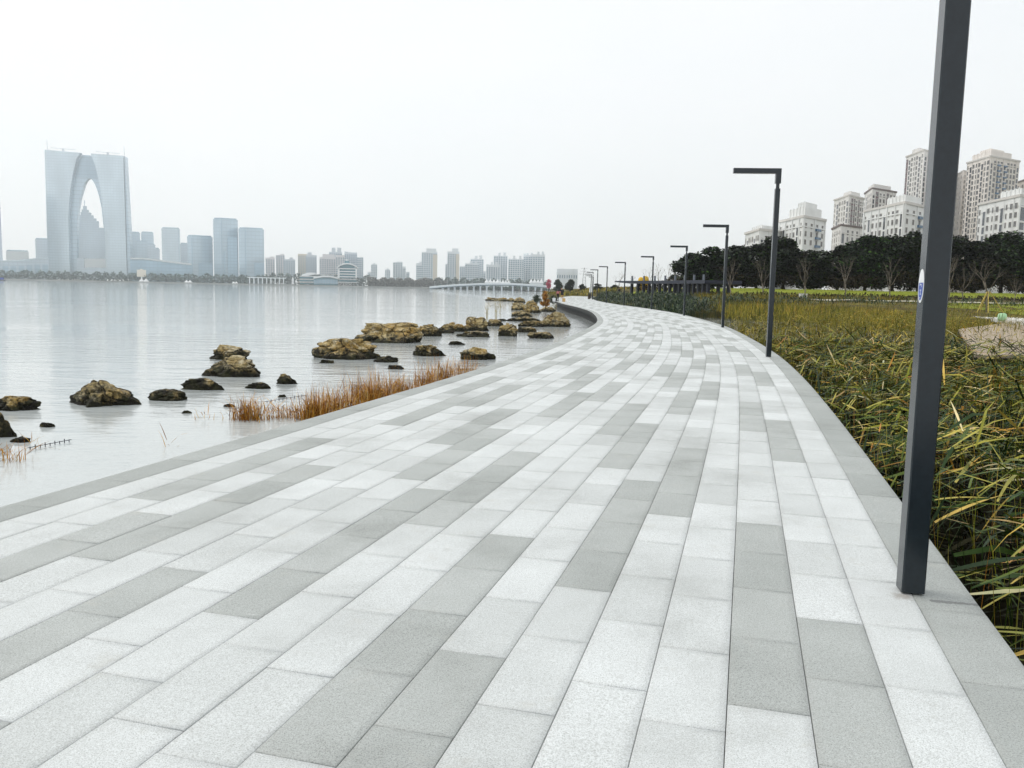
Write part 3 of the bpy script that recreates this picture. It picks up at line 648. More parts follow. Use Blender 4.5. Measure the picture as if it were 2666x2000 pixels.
# ------------------------------------------------------------------ trees
M['bark'] = bark('dark_bark', (.05, .042, .035)); M['palebark'] = bark('pale_bark', (.20, .175, .14)); 
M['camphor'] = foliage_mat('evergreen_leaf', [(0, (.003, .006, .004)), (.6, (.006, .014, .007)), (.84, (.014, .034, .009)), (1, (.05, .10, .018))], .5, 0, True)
def tree_meshes(seed, n=13000, rx=3.6, h=8.2, base=.35, leaf=.42, mat='camphor', tr=.17):
    rs = random.Random(seed); r2 = np.random.default_rng(seed)
    t = MB(); t.tube([(0,0,-.3),(.05,0,1.2),(rs.uniform(-.15,.15),.05,2.6),(0,0,h*.55)], [tr*1.25, tr, tr*.8, tr*.35], 8)
    lobes = []
    for k in range(26):
        a = rs.uniform(0, 6.28); f = rs.random() ** .6; zz = rs.uniform(0, 1)
        rad = math.sin(math.pi * (.12 + .80 * zz)) ** .7
        lobes.append((math.cos(a) * rx * .74 * f * rad, math.sin(a) * rx * .74 * f * rad, base + (h - base) * (.12 + .80 * zz), rs.uniform(.8, 1.5) * rx / 3.6))
    for (x, y, z, r_) in lobes[:9]: t.tube([(0, 0, rs.uniform(1.2, 2.6)), (x*.45, y*.45, z*.72), (x, y, z)], [tr*.45, tr*.25, tr*.08], 5)
    L = np.array(lobes); k = r2.integers(0, len(L), n); d = r2.normal(size=(n, 3)); d /= np.linalg.norm(d, axis=1)[:, None]
    P = L[k, :3] + d * L[k, 3:4] * (r2.uniform(.35, 1.08, (n, 1)) ** .6) * np.array([1, 1, .8])
    V, F = blades(P, np.arctan2(d[:, 1], d[:, 0]) + r2.normal(0, .6, n), r2.normal(.1, .6, n), r2.uniform(.5, 1.0, n) * leaf, r2.uniform(.5, .9, n) * leaf, r2.uniform(0, 1.2, n), 2, r2.normal(0, .8, n), .5)
    return t.mesh('trunk', M['bark'] if mat != 'brown' else M['bark'], True), np_mesh('crown', V, F, M[mat])
TV = [tree_meshes(s) for s in (11, 23, 37, 51)]
def place_tree(x, y, z, sx, sz, var, rz, lab, grp, name='evergreen_tree', cat='tree', tv=None):
    t = thing(name, lab, cat, (x, y, z), rz, grp); t.scale = (sx, sx, sz); a, b = (tv or TV)[var]; obj('trunk', a, t); obj('crown', b, t); return t
EV = [(1838,66,620,122),(1905,60,640,126),(1968,62,628,123),(2038,66,622,126),(2108,60,626,122),(2178,58,628,127),(2250,64,611,124),(2322,62,606,128),(2388,62,592,123),(2462,66,596,126),(2532,62,612,124),(2604,72,606,127),(2676,66,602,124)]
for i, (px, hw, yt, D) in enumerate(EV):
    x = colx(px, D); z = float(land_z(x, D)) - .1; hgt = topz(px, yt, D) - z
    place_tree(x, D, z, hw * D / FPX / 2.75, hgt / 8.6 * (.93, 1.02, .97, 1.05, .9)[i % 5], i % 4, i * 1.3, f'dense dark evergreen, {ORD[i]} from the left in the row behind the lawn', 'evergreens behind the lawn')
for i, (px, yt, D, hw, lab) in enumerate([(1790,700,165,24,'small dark evergreen behind the pergola, left of the dense row'),(1755,714,175,22,'low round evergreen above the pergola roof'),(1452,726,330,13,'small dark tree right of the red tree'),(1484,727,300,13,'small dark tree in front of the white office block'),(1515,737,300,11,'low dark tree right of the white office block'),(1556,738,260,13,'low grey green tree behind the far lamp posts'),(1600,741,230,12,'low dark tree left of the pergola tip')]):
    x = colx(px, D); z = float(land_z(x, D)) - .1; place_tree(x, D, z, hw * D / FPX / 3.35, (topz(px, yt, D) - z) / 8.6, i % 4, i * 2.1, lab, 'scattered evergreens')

def bare_mesh(seed, h=5.0):
    rs = random.Random(seed); t = MB(); tw = MB()
    def grow(p, d, L, r, depth, tgt):
        q = p + d * L * .5 + Vector((rs.gauss(0, .03), rs.gauss(0, .03), 0)) * L; e = q + (d + Vector((rs.gauss(0, .12), rs.gauss(0, .12), .12))).normalized() * L * .5
        tgt.tube([p, q, e], [r, r * .8, r * .62], 5 if depth else 8)
        if depth >= 4: return
        for k in range(2 if depth else 4):
            nd = (d + Vector((rs.gauss(0, .42), rs.gauss(0, .42), rs.uniform(.0, .3)))).normalized()
            grow(e if depth or k < 3 else q, nd, L * rs.uniform(.62, .85), r * .55, depth + 1, tw)
    grow(Vector((0, 0, -.2)), Vector((0, 0, 1)), h * .36, h * .018, 0, t)
    return t.mesh('trunk', M['palebark'], True), tw.mesh('branches', M['palebark'], True)
BV = [bare_mesh(s) for s in (3, 8, 15, 21)]
BARE = [(1903,96,668),(1988,100,658),(2096,92,664),(2200,97,650),(2318,95,662),(2470,97,648),(2506,93,692),(2571,62,655),(2641,80,722),(1607,150,698),(1640,148,712),(1690,145,688),(1712,160,682),(1738,140,676),(1760,138,668),(1778,150,680)]
for i, (px, D, yt) in enumerate(BARE):
    x = colx(px, D); z = float(land_z(x, D)); h_ = topz(px, yt, D) - z
    lab = (f'bare young tree, {ORD[i]} from the left along the lawn in front of the evergreens' if i < 7 else 'bare young tree held by slanting stakes near the pale deck' if i == 7 else 'small bare tree at the right edge above the pale path' if i == 8 else f'bare twiggy tree against the sky, {ORD[i-9]} from the left behind the pergola')
    t = thing('bare_tree', lab, 'tree', (x, D, z), i * 1.9, 'bare trees in the park'); k = h_ / 5.0 * .95; t.scale = (k * (.75 if i > 8 else .95), k * .85, k); obj('trunk', BV[i % 4][0], t); obj('branches', BV[i % 4][1], t)
    if i == 7:
        s_ = thing('tree_stakes', 'yellow slanting stakes propping the bare tree near the deck', 'stakes', (x, D, z))
        M['stake'] = plain('stake_wood', (.55, .42, .12), .8, .2, .2, 6)
        for q, (dx, dy) in enumerate(((-1.0, -.5), (1.1, -.4), (.05, 1.0), (-.35, -.9))): m_ = MB(); m_.tube([(dx, dy, -.1), (dx * .08, dy * .08, 1.55)], [.035, .03], 6); m_.build('stake', M['stake'], s_)

# ------------------------------------------------------------------ pale deck at the right, sack, sign
M['deckwood'] = plain('deck_boards', (.40, .33, .25), .85, .2, .15, 3); M['palestone'] = plain('pale_stone', (.62, .61, .57), .8, .2, .08, 3)
dk = thing('boardwalk_deck', 'pale timber deck reaching into the marsh at the right edge', 'deck', (0, 0, 0))
A, B_, C_, D_ = gnd(2494, 857, .02), gnd(2622, 840, .02), gnd(2760, 838, .02), gnd(2760, 925, .02); E_ = gnd(2540, 925, .02)
n = 26                                        # boards across, each its own piece
Lf = [E_, A, B_]; 
for k in range(n):
    f0 = k / n; f1 = (k + 1) / n - .004
    def lerp(a, b, f): return a + (b - a) * f
    def edge(f): return lerp(E_, A, f / .6) if f < .6 else lerp(A, B_, (f - .6) / .4)
    p0, p1 = edge(f0), edge(f1); q0, q1 = lerp(D_, C_, f0), lerp(D_, C_, f1)
    m_ = MB(); v = [p0, q0, q1, p1]; m_.add([(a.x, a.y, .02) for a in v] + [(a.x, a.y, -.06) for a in v], [(0,1,2,3),(0,4,5,1),(1,5,6,2),(2,6,7,3),(3,7,4,0)]); m_.build('board', M['deckwood'], dk)
m_ = MB(); v = [E_, D_, C_, B_, A]; m_.prism([(a.x, a.y) for a in v], -.9, -.07); m_.build('deck_frame', M['slab'], dk)
a, b = gnd(2520, 823, .25), gnd(2780, 846, .25); c_ = gnd(2780, 836, .25); d_ = gnd(2530, 819, .25)
m_ = MB(); m_.prism([(a.x, a.y), (b.x, b.y), (c_.x, c_.y), (d_.x, d_.y)], .02, .25); tag(m_.build('stone_bench', M['palestone']), 'long pale stone ledge along the back of the timber deck', 'bench')
m_ = MB(); 
for k in range(1): m_.lathe([(.16, 0), (.24, .06), (.25, .28), (.22, .42), (.13, .47), (.08, .46)], (0, 0, 0), 12)
g = gnd(2609, 829, .3); M['sack'] = plain('green_plastic', (.38, .62, .36), .5, .4, .1, 6)
tag(m_.build('plastic_sack', M['sack'], None, True, (g.x, g.y, float(land_z(g.x, g.y)))), 'pale green plastic sack by the staked tree', 'sack')
t = thing('white_box', 'small white utility box at the foot of the lawn', 'box', (colx(2091, 93), 93, float(land_z(colx(2091, 93), 93))))
m_ = MB(); rbox(m_, -.4, -.2, 0, .4, .2, .55, .03); m_.build('cabinet', M['white'], t); m_ = MB(); m_.box((-.43, -.23, .55), (.43, .23, .6)); m_.build('lid', M['white'], t)

# ------------------------------------------------------------------ long dark pergola
pg = thing('pergola', 'long low dark pergola with many columns behind the bank plants', 'pergola', (0, 0, 0))
def pgl(f): return Vector((colx(1600, 124), 124, 0)).lerp(Vector((colx(1846, 97), 97, 0)), f) + Vector((1.2, .9, 0)) * math.sin(f * math.pi) * .9
dirn = (pgl(1) - pgl(0)).normalized(); nrm = Vector((-dirn.y, dirn.x, 0))
if nrm.y < 0: nrm = -nrm
m_ = MB(); fs = [i / 16 for i in range(17)]
v0 = [pgl(f) - nrm * .6 * min(1, .05 + f * 6) for f in fs]; v1 = [pgl(f) + nrm * 4.2 * min(1, .05 + f * 6) for f in fs]
for za, zb, mm in ((2.52, 2.92, 0),):
    n = len(fs); V = [(p.x, p.y, zb) for p in v0] + [(p.x, p.y, zb) for p in v1] + [(p.x, p.y, za + .25 * max(0, .2 - f) * 5) for p, f in zip(v0, fs)] + [(p.x, p.y, za + .25 * max(0, .2 - f) * 5) for p, f in zip(v1, fs)]
    F = []
    for i in range(n - 1): F += [(i, i+1, n+i+1, n+i), (2*n+i, 3*n+i, 3*n+i+1, 2*n+i+1), (i, 2*n+i, 2*n+i+1, i+1), (n+i, n+i+1, 3*n+i+1, 3*n+i)]
    F += [(0, n, 3*n, 2*n), (n-1, 3*n-1, 4*n-1, 2*n-1)]; m_.add(V, F)
m_.build('canopy', M['navy'], pg)
M['greypost'] = plain('grey_post', (.16, .18, .21), .6, .3)
for i in range(16):
    f = .17 + .81 * (i / 15) ** .95
    for row, off_ in enumerate((.1, 3.4)):
        if row and i % 2: continue
        p = pgl(f) + nrm * off_; z0 = float(land_z(p.x, p.y)) - .3
        m_ = MB(); m_.cbox((0, 0, (2.53 - z0) / 2), (.34, .34, 2.53 - z0)); cl = m_.build('column', M['navy'], pg, loc=(p.x, p.y, z0)); cl.rotation_euler.z = math.atan2(dirn.y, dirn.x)
        if not row and i % 2 == 0: m_ = MB(); m_.cbox((0, 0, .34), (.2, .2, .68)); m_.build('finial', M['greypost'], cl, loc=(0, 0, 2.925 - z0))
# yellow playhouse behind it
M['yellow'] = plain('yellow_plastic', (.70, .42, .01), .45, .4, .06, 2)
yx = colx(1674, 168); t = thing('playhouse', 'bright yellow round-topped playhouse behind the pergola', 'playhouse', (yx, 168, float(land_z(yx, 168))))
for k, (dx, r_, h_) in enumerate(((-.5, .5, 2.7), (.46, .56, 2.9))):
    m_ = MB(); m_.lathe([(r_, 0), (r_, h_ - 1.1), (r_ * 1.15, h_ - .95), (r_ * 1.05, h_ - .45), (r_ * .7, h_ - .1), (.05, h_)], (dx, 0, 0), 16); m_.build('turret', M['yellow'], t, True)
m_ = MB(); m_.box((-.35, -.9, 1.4), (.3, -.55, 2.0)); m_.build('window', M['navy'], t)

# ------------------------------------------------------------------ bin, parasols
p = on_path(s_at_y(137.5), .75); t = thing('litter_bin', 'dark brown litter bin at the walkway edge by the far lamp posts', 'bin', (p[0], p[1], 0))
M['binbrown'] = plain('bin_brown', (.045, .028, .016), .6, .3, .2, 20)
m_ = MB(); rbox(m_, -.19, -.19, .04, .19, .19, .80, .02); m_.build('body', M['binbrown'], t); m_ = MB(); rbox(m_, -.22, -.22, .86, .22, .22, .95, .03); m_.build('lid', M['navy'], t)
m_ = MB(); [m_.box((sx * .17 - .02, sy * .17 - .02, .80), (sx * .17 + .02, sy * .17 + .02, .86)) for sx in (-1, 1) for sy in (-1, 1)]; m_.build('lid_support', M['navy'], t)
for k, (px, D, lab) in enumerate(((1537, 158, 'left of two closed white parasols beyond the litter bin'), (1541.5, 162, 'right of two closed white parasols beyond the litter bin'))):
    x = colx(px, D); t = thing('parasol', lab, 'parasol', (x, D, .12), 0, 'closed parasols')
    m_ = MB(); m_.tube([(0, 0, 0), (0, 0, 2.75)], [.03, .03], 8); m_.build('pole', M['steel'], t)
    m_ = MB(); m_.lathe([(.10, .95), (.20, 1.05), (.17, 1.5), (.11, 2.2), (.03, 2.72)], (0, 0, 0), 8); m_.build('canopy', M['white'], t)
    m_ = MB(); m_.lathe([(.3, 0), (.3, .06), (.05, .1)], (0, 0, 0), 10); m_.build('base', M['slab'], t)

# ------------------------------------------------------------------ plants among the far rocks
BR = tree_meshes(71, 2600, 1.0, 3.6, .2, .20, 'dryreed', .05); GB = tree_meshes(72, 1600, 1.2, 1.6, .15, .16, 'canna', .03)
g = gnd(1419, 812, WATER); t = place_tree(g.x, g.y, WATER, .58, (topz(1419, 755, g.y) - WATER) / 3.7, 0, 0, 'brown withered conifer standing among the far rocks', None, 'brown_shrub', 'shrub', [BR])
for k, (px, py, yt, hw, lab) in enumerate(((1397, 800, 768, 15, 'green bush left of the brown conifer'), (1440, 800, 770, 15, 'green bush between the brown conifer and the walkway'))):
    g = gnd(px, py, WATER); place_tree(g.x, g.y, WATER + .3, hw * g.y / FPX / 1.1, (topz(px, yt, g.y) - WATER - .3) / 1.7, 0, k * 2.0, lab, 'green bushes on the rocks', 'green_bush', 'bush', [GB])
M['stalk'] = plain('straw', (.42, .36, .20), .85, .2, .2, 8)
for k, (px, pb, pt, lab) in enumerate(((1268, 833, 793, 'short dry flower stalk with dark head, left of the taller one'), (1292, 842, 776, 'tall straw coloured flower stalk rising from the water'), (1302, 812, 778, 'dry flower stalk with loose plume behind the tall one'))):
    g = gnd(px, pb, WATER); h_ = topz(px, pt, g.y) - WATER; n = 60
    P = np.stack([rng.normal(0, .10, n), rng.normal(0, .06, n), U(.3, 1, n) * h_], 1)
    V1 = blades(P, U(0, 6.28, n), U(-.3, 1.2, n), U(.08, .25, n), U(.02, .05, n), U(0, 1.5, n), 2)
    V2 = blades(np.stack([rng.normal(0, .04, 9), rng.normal(0, .03, 9), np.zeros(9)], 1), U(0, 6.28, 9), U(1.5, 1.57, 9), U(.7, 1, 9) * h_, U(.02, .035, 9), rng.normal(0, .05, 9), 3)
    o = obj('flower_stalk', np_mesh('flower_stalk', *joinm([V1, V2]), M['stalk']), None, g); tag(o, lab, 'plant', 'dry flower stalks')
g = gnd(1291, 783, WATER); m_ = MB(); m_.tube([(0,0,0),(0,0,.5),(0,0,topz(1291,763,g.y)-WATER)], [.045,.04,.035], 6); tag(m_.build('mooring_post', M['navy'], None, False, g), 'thin dark post standing among the distant rocks', 'post')
# ------------------------------------------------------------------ apartment blocks beyond the trees (right)
M['render_white'] = plain('white_render', (.78, .79, .78), .8, .25, .06, .2); M['render_beige'] = plain('beige_render', (.75, .735, .715), .8, .25, .08, .2)
M['render_tan'] = plain('tan_render', (.76, .715, .67), .8, .25, .08, .2); M['plum'] = plain('plum_panel', (.17, .105, .125), .7, .25, .1, .3)
M['wglass'] = plain('window_glass', (.035, .045, .062), .12, .6, .35, .25); M['bglass'] = plain('blue_glass', (.05, .13, .24), .15, .6, .25, .25)
M['cap'] = plain('roof_coping', (.62, .60, .57), .8, .25, .06, .3); M['capdark'] = plain('dark_roof', (.16, .13, .125), .8, .25, .1, .3)
def winmesh(w, h, glass='wglass', bars=1):
    b = MB(); b.box((-w/2, -.02, -h/2), (w/2, .10, h/2), 0)       # pane block, face at y=-.02
    f = .10
    for (x0, z0, x1, z1) in [(-w/2-f, -h/2-f, w/2+f, -h/2), (-w/2-f, h/2, w/2+f, h/2+f), (-w/2-f, -h/2, -w/2, h/2), (w/2, -h/2, w/2+f, h/2)] + [(-w/2 + w*(k+1)/(bars+1) - .04, -h/2, -w/2 + w*(k+1)/(bars+1) + .04, h/2) for k in range(bars)]:
        b.box((x0, -.14, z0), (x1, .08, z1), 1)
    return b.mesh('window', [M[glass], M['cap']])
WM = {}
def block(name, label, A, Bc, C, ytop, D, wall, floors, nl, nr, steps=(), fh=3.1, wl=(1.5, 1.7), glass='wglass', zmin=None, dA=26, dC=16, plum=(), cap='cap', cat='apartment block', ribs=True, bal=()):
    b = Vector((colx(Bc, D), D)); a = Vector((colx(A, D + dA), D + dA)); c = Vector((colx(C, D + dC), D + dC)); d = a + c - b
    zt = topz(Bc, ytop, D); z0 = 1.5
    t = thing(name, label, cat, (b.x, b.y, z0)); H = zt - z0
    def L(p): return (p.x - b.x, p.y - b.y)
    m_ = MB(); m_.prism([L(a), L(b), L(c), L(d)], 0, H)
    # pilasters and string courses standing proud of both faces
    for (p, q, n) in ((a, b, nl), (b, c, nr)):
        u = (q - p).normalized(); nn = Vector((u.y, -u.x))
        if nn.y > 0: nn = -nn
        Lg = (q - p).length
        if ribs:
            for k in range(0, n + 1, 2):
                s0 = min(max(Lg * k / n - .3, .01), Lg - .61); e = [p + u * s0, p + u * (s0 + .6), p + u * (s0 + .6) + nn * .35, p + u * s0 + nn * .35]
                if (e[1]-e[0]).cross(e[2]-e[1]) < 0: e = e[::-1]
                m_.prism([L(x) for x in e], 0, H - .05)
        for zz in (H * .55, H - fh * 1.1):
            e = [p, q, q + nn * .22, p + nn * .22]
            if (e[1]-e[0]).cross(e[2]-e[1]) < 0: e = e[::-1]
            m_.prism([L(x) for x in e], zz, zz + .5)
    m_.build('wall', M[wall], t)
    # parapet, roof storeys
    m_ = MB(); k = .6
    cen = (a + b + c + d) / 4
    ex = [x + (x - cen).normalized() * k for x in (a, b, c, d)]; m_.prism([L(x) for x in ex], H, H + .9)
    m_.build('parapet', M[cap], t)
    for (f0, f1, g0, g1, hh) in steps:
        m_ = MB(); P = lambda f, g: a + (b - a) * f + (d - a) * g
        m_.prism([L(P(f0, g0)), L(P(f1, g0)), L(P(f1, g1)), L(P(f0, g1))], H + .9, H + .9 + hh)
        nf = 5
        for q in range(nf):                        # little uprights on the roof storey
            x = P(f0 + (f1 - f0) * (q + .5) / nf, g0); m_.cbox((*L(x), H + .9 + hh / 2), (.5, .5, hh + .6))
        m_.build('roof_storey', M[wall], t)
    key = (wl, glass)
    if key not in WM: WM[key] = winmesh(*wl, glass)
    if (wl, glass, 's') not in WM: WM[(wl, glass, 's')] = winmesh(wl[0] * .5, wl[1], glass, 0)
    zmin = zmin or 8
    for fi, (p, q, n) in enumerate(((a, b, nl), (b, c, nr))):
        u = (q - p).normalized(); Lg = (q - p).length; rz = math.atan2(u.y, u.x); nn = Vector((u.y, -u.x))
        for k in range(n):
            if (fi, k) in plum:
                m_ = MB(); m_.box((-Lg/n*.34, -.18, 0), (Lg/n*.34, .1, H * .62 if k % 2 else H * .8)); x = p + u * Lg * (k + .5) / n
                o = m_.build('wall_panel', M['plum'], t, loc=(*L(x), H * (.36 if k % 2 else .18))); o.rotation_euler.z = rz
            if (k + fi) % 4 == 1 and (fi, k) not in plum and n > 4:      # glazed stairwell strip
                m_ = MB(); w2 = Lg / n * .27; zb = max(zmin, H - fh * floors); m_.box((-w2, -.06, 0), (w2, .1, H - fh * .9 - zb), 0)
                for q in range(int((H - fh - zb) / fh)): m_.box((-w2 - .05, -.22, q * fh + .6), (w2 + .05, .08, q * fh + 1.25), 1)
                o = m_.build('glazed_strip', [M['wglass'], M[wall]], t, loc=(*L(p + u * Lg * (k + .5) / n), zb)); o.rotation_euler.z = rz; continue
            for r in range(floors):
                z = H - fh * (r + .9)
                if z < zmin: break
                x = p + u * Lg * (k + .5) / n + nn * (.0 if (fi, k) not in plum else .2)
                o = obj('window', WM[key if (k + fi) % 3 else (wl, glass, 's')] if fi == 0 else WM[key], t, (*L(x), z), rz)
        for k in bal:
            if fi == 1:
                for r in range(floors):
                    z = H - fh * (r + 1.45)
                    if z < zmin: break
                    x = p + u * Lg * (k + .5) / n
                    m_ = MB(); m_.box((-Lg/n*.42, -1.0, 0), (Lg/n*.42, -.12, .95)); o = m_.build('balcony', M['bglass'], t, loc=(*L(x), z)); o.rotation_euler.z = rz
    return t
block('apartment_block', 'low white apartment block, leftmost above the trees', 1933, 1969, 2040, 600, 330, 'render_white', 5, 8, 6, [(.25, .95, .1, .7, 1.4)], zmin=20, wl=(1.6, 2.0))
block('apartment_block', 'white stepped apartment block just right of the second lamp post', 2020, 2080, 2137, 566, 320, 'render_white', 8, 7, 4, [(.35, 1, .05, .8, 3.2), (.65, .98, .1, .6, 5.0)], zmin=18, wl=(1.6, 1.8), bal=(2,))
block('apartment_tower', 'beige tower with plum panels, leftmost of the tall towers', 2157, 2194, 2233, 510, 470, 'render_beige', 22, 6, 7, [(.4, .9, .2, .8, 2.4)], zmin=26, wl=(1.7, 2.0), plum=((1, 1), (1, 2), (1, 4)), cap='cap')
block('apartment_block', 'lower beige block with brown roof in front of the leftmost tower', 2156, 2178, 2238, 588, 400, 'render_beige', 6, 4, 5, [], zmin=20, wl=(1.6, 2.2), cap='capdark')
block('apartment_tower', 'beige tower with plum strips, second of the tall towers from left', 2234, 2252, 2314, 492, 490, 'render_beige', 24, 5, 7, [(.1, .9, .1, .8, 2.6)], zmin=36, wl=(1.7, 2.0), plum=((1, 1), (1, 4)), cap='capdark')
block('apartment_block', 'wide white apartment block left of the nearest lamp post', 2236, 2338, 2402, 530, 300, 'render_white', 9, 10, 4, [(.55, .98, .05, .7, 2.4)], zmin=17, wl=(1.6, 1.8), bal=(2,), dA=34)
block('apartment_tower', 'tallest tower, grey beige, half hidden by the nearest lamp post', 2334, 2378, 2430, 392, 520, 'render_beige', 28, 7, 6, [(.2, .6, .1, .8, 2.8)], zmin=50, wl=(1.9, 2.0), plum=((0, 0), (1, 2)), cap='cap')
block('apartment_tower', 'slim tan wing behind the lamp post, left of the broad tan tower', 2460, 2482, 2520, 446, 520, 'render_tan', 20, 3, 4, [], zmin=40, wl=(1.6, 1.7))
block('apartment_tower', 'broad tan tower with stepped crown right of the nearest lamp post', 2490, 2548, 2624, 408, 480, 'render_tan', 22, 8, 9, [(.15, .95, .05, .75, 3.2), (.35, .8, .15, .6, 5.0)], zmin=34, wl=(1.9, 2.1), bal=(2, 4))
block('apartment_tower', 'tan and dark tower at the right edge of the photo', 2612, 2652, 2730, 466, 500, 'render_tan', 16, 4, 6, [(.5, .95, .1, .7, 2.2)], zmin=34, wl=(2.0, 1.7), plum=((1, 3),), cap='capdark')
block('apartment_block', 'wide white apartment block at the right edge below the tan towers', 2528, 2632, 2730, 512, 290, 'render_white', 9, 9, 5, [(.5, .98, .05, .7, 2.2)], zmin=16, wl=(1.6, 1.8), bal=(2,), dA=30)

# ------------------------------------------------------------------ far shore
SH = 1250.0
mb = MB(); mb.box((-3200, SH, -2), (3200, SH + 2100, .9)); M['farland'] = plain('far_ground', (.13, .14, .10), .9, .1, .2, .02); tag(mb.build('far_shore', M['farland']), kind='structure')
mb = MB(); mb.box((-3200, SH - 3, -2), (70, SH - .01, .6)); M['quay'] = plain('quay_stone', (.30, .31, .31), .9, .1, .2, .05); tag(mb.build('quay', M['quay']), kind='structure')
M['fartree'] = foliage_mat('far_foliage', [(0, (.03, .055, .055)), (.5, (.055, .095, .085)), (1, (.09, .14, .11))], .8); M['farbrown'] = foliage_mat('far_brown_foliage', [(0, (.10, .105, .10)), (.5, (.16, .16, .15)), (1, (.22, .21, .19))], .8)  # far leaves lightened, part of the haze mixed into the colour
def belt(n, px0, px1, D0, D1, h, mat, name, lab):
    D = U(D0, D1, n); px = U(px0, px1, n); x = (px - 1333) / FPX * D; hh = h * (.55 + .45 * np.abs(np.sin(px * .11 + 1.3 * np.sin(px * .043))) ** .7)
    P = np.stack([x, D, (.5 if D0 > 1200 else -1.2) + hh * U(0, 1, n) ** .9], 1)
    V, F = blades(P, U(0, 6.28, n), U(-.3, 1.2, n), U(1.5, 3.6, n), U(1.5, 3.2, n), U(0, 1, n), 2)
    tag(obj(name, np_mesh(name, V, F, M[mat])), lab, 'trees', None, 'stuff')
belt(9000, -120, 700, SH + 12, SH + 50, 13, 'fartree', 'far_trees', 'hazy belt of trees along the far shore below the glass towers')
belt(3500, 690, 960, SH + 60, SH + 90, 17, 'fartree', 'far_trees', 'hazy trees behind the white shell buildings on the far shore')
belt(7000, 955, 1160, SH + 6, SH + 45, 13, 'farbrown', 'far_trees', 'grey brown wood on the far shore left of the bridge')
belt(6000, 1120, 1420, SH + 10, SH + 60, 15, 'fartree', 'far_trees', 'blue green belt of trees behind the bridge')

belt(7000, 1135, 1424, 1000, 1040, 4.2, 'fartree', 'inlet_bank', 'dark green bank seen between the bridge piers')
G = {k: glass_tower('glass_' + k, c, fl) for k, c, fl in (('blue', (.53, .66, .76), 7), ('pale', (.62, .73, .81), 6), ('deep', (.38, .53, .65), 6), ('steel', (.57, .67, .76), 6))}  # tower glass kept pale, part of the haze put into the tint
M['farwhite'] = plain('far_white_render', (.78, .82, .85), .8, .2, .05, .02); M['fargrey'] = plain('far_grey_render', (.64, .69, .74), .8, .2, .06, .02); M['farpink'] = plain('far_pink_render', (.76, .75, .77), .8, .2, .06, .02); M['farwin'] = plain('far_window', (.20, .30, .38), .3, .5, .2, .02); M['farcream'] = plain('far_cream_render', (.74, .69, .60), .8, .2, .05, .02); M['farglass'] = plain('far_teal_glass', (.09, .24, .30), .25, .5, .2, .02)  # far walls paler and bluer, distance haze painted into their colours

# arched twin-leg tower
DT = 1900.0; k_ = .25316
def zx(x, y): p = at(x * k_, 340 + y * k_, DT); return (p.x, p.z)
at_ = thing('arched_tower', 'giant hazy glass tower shaped as an arch, far left across the lake', 'skyscraper', (zx(920, 1500)[0], DT, .9))
ox = at_.location.x
def shape(pts, y0, y1, name, mat, parent=at_):
    P = [(zx(*q)[0] - ox, max(0, zx(*q)[1] - .9)) for q in pts]; b = MB()
    area = sum(P[i][0] * P[(i+1) % len(P)][1] - P[(i+1) % len(P)][0] * P[i][1] for i in range(len(P)))
    if area < 0: P = P[::-1]
    b.slab(P, y0, y1); o = b.build(name, mat, parent); return o
innerL = [(850,240),(810,300),(775,450),(750,600),(735,750),(728,900),(730,1100),(737,1300),(745,1530)]
shape([(488,215)] + innerL + [(525,1530)], -14, 0, 'leg', G['pale'])
innerR = [(955,245),(1000,360),(1030,480),(1060,650),(1085,850),(1100,1050),(1112,1310),(1120,1530)]
shape([(1290,262)] + innerR + [(1328,1530)], -14, 0, 'leg', G['pale'])
archL = [(920,492),(903,498),(884,520),(866,556),(852,600),(823,700),(800,850),(791,1000),(788,1150),(788,1310)]
archR = [(920,492),(938,498),(956,518),(978,555),(996,600),(1021,680),(1046,800),(1062,960),(1082,1100),(1098,1250),(1106,1310)]
G['arch'] = glass_tower('glass_arch', (.50, .63, .74), 9, .66)
shape([(845,252)] + innerL[1:] + [(800,1530)] + archL[::-1] + [], .02, 13, 'arch_core', G['arch'])
shape([(845,252),(960,255)] + innerR[1:] + [(1108,1530)] + archR[::-1], .02, 13, 'arch_core', G['arch'])
shape([(1296,268),(1300,265),(1358,1290),(1362,1530),(1330,1530)], -10, 12, 'side_wall', G['arch'])
bb_ = MB()
for q in range(22):                            # floor edges of the arch, read as lines
    y = 268 + q * 11
    x0, z0 = zx(np.interp(y, [240,300,450,600], [850,812,778,752]) + 4, y); x1, _ = zx(np.interp(y, [245,360,480,650], [955,1000,1030,1060]) - 4, y)
    if y < 478: bb_.box((x0 - ox, -1.2, z0 - 1.6), (x1 - ox, .01, z0 - .4))
bb_.build('floor_bands', G['deep'], at_)['kind'] = 'stuff'
for (x, y0, y1) in ((500, 110, 215), (1290, 165, 262)):
    m_ = MB(); (a, z1), (b, z0) = zx(x, y0), zx(x, y1); m_.tube([(a - ox, -6, z0 - 3), (b - ox, -6, z1)], [.7, .4], 5); m_.build('mast', M['fargrey'], at_)
for (x0, y0, x1, y1, xm) in ((535, 192, 790, 209, 662), (995, 222, 1240, 239, 1118)):
    m_ = MB(); (a, za), (b, zb), (c, zc) = zx(x0, y0), zx(x1, y1), zx(xm, 214 + (xm > 900) * 30); m_.tube([(a - ox, -6, za), (b - ox, -6, zb)], [.5, .5], 5); m_.box((c - ox - 2, -8, zc - 4), (c - ox + 2, -4, zc + 3)); m_.build('roof_crane', M['fargrey'], at_)
shape([(797,1312),(872,1312),(872,1530),(797,1530)], -4, 10, 'podium', G['steel']); shape([(874,1318),(1104,1318),(1104,1410),(874,1410)], -3, 8, 'podium', M['farwhite']); shape([(874,1412),(1106,1412),(1106,1530),(874,1530)], -5, 12, 'podium', G['steel'])

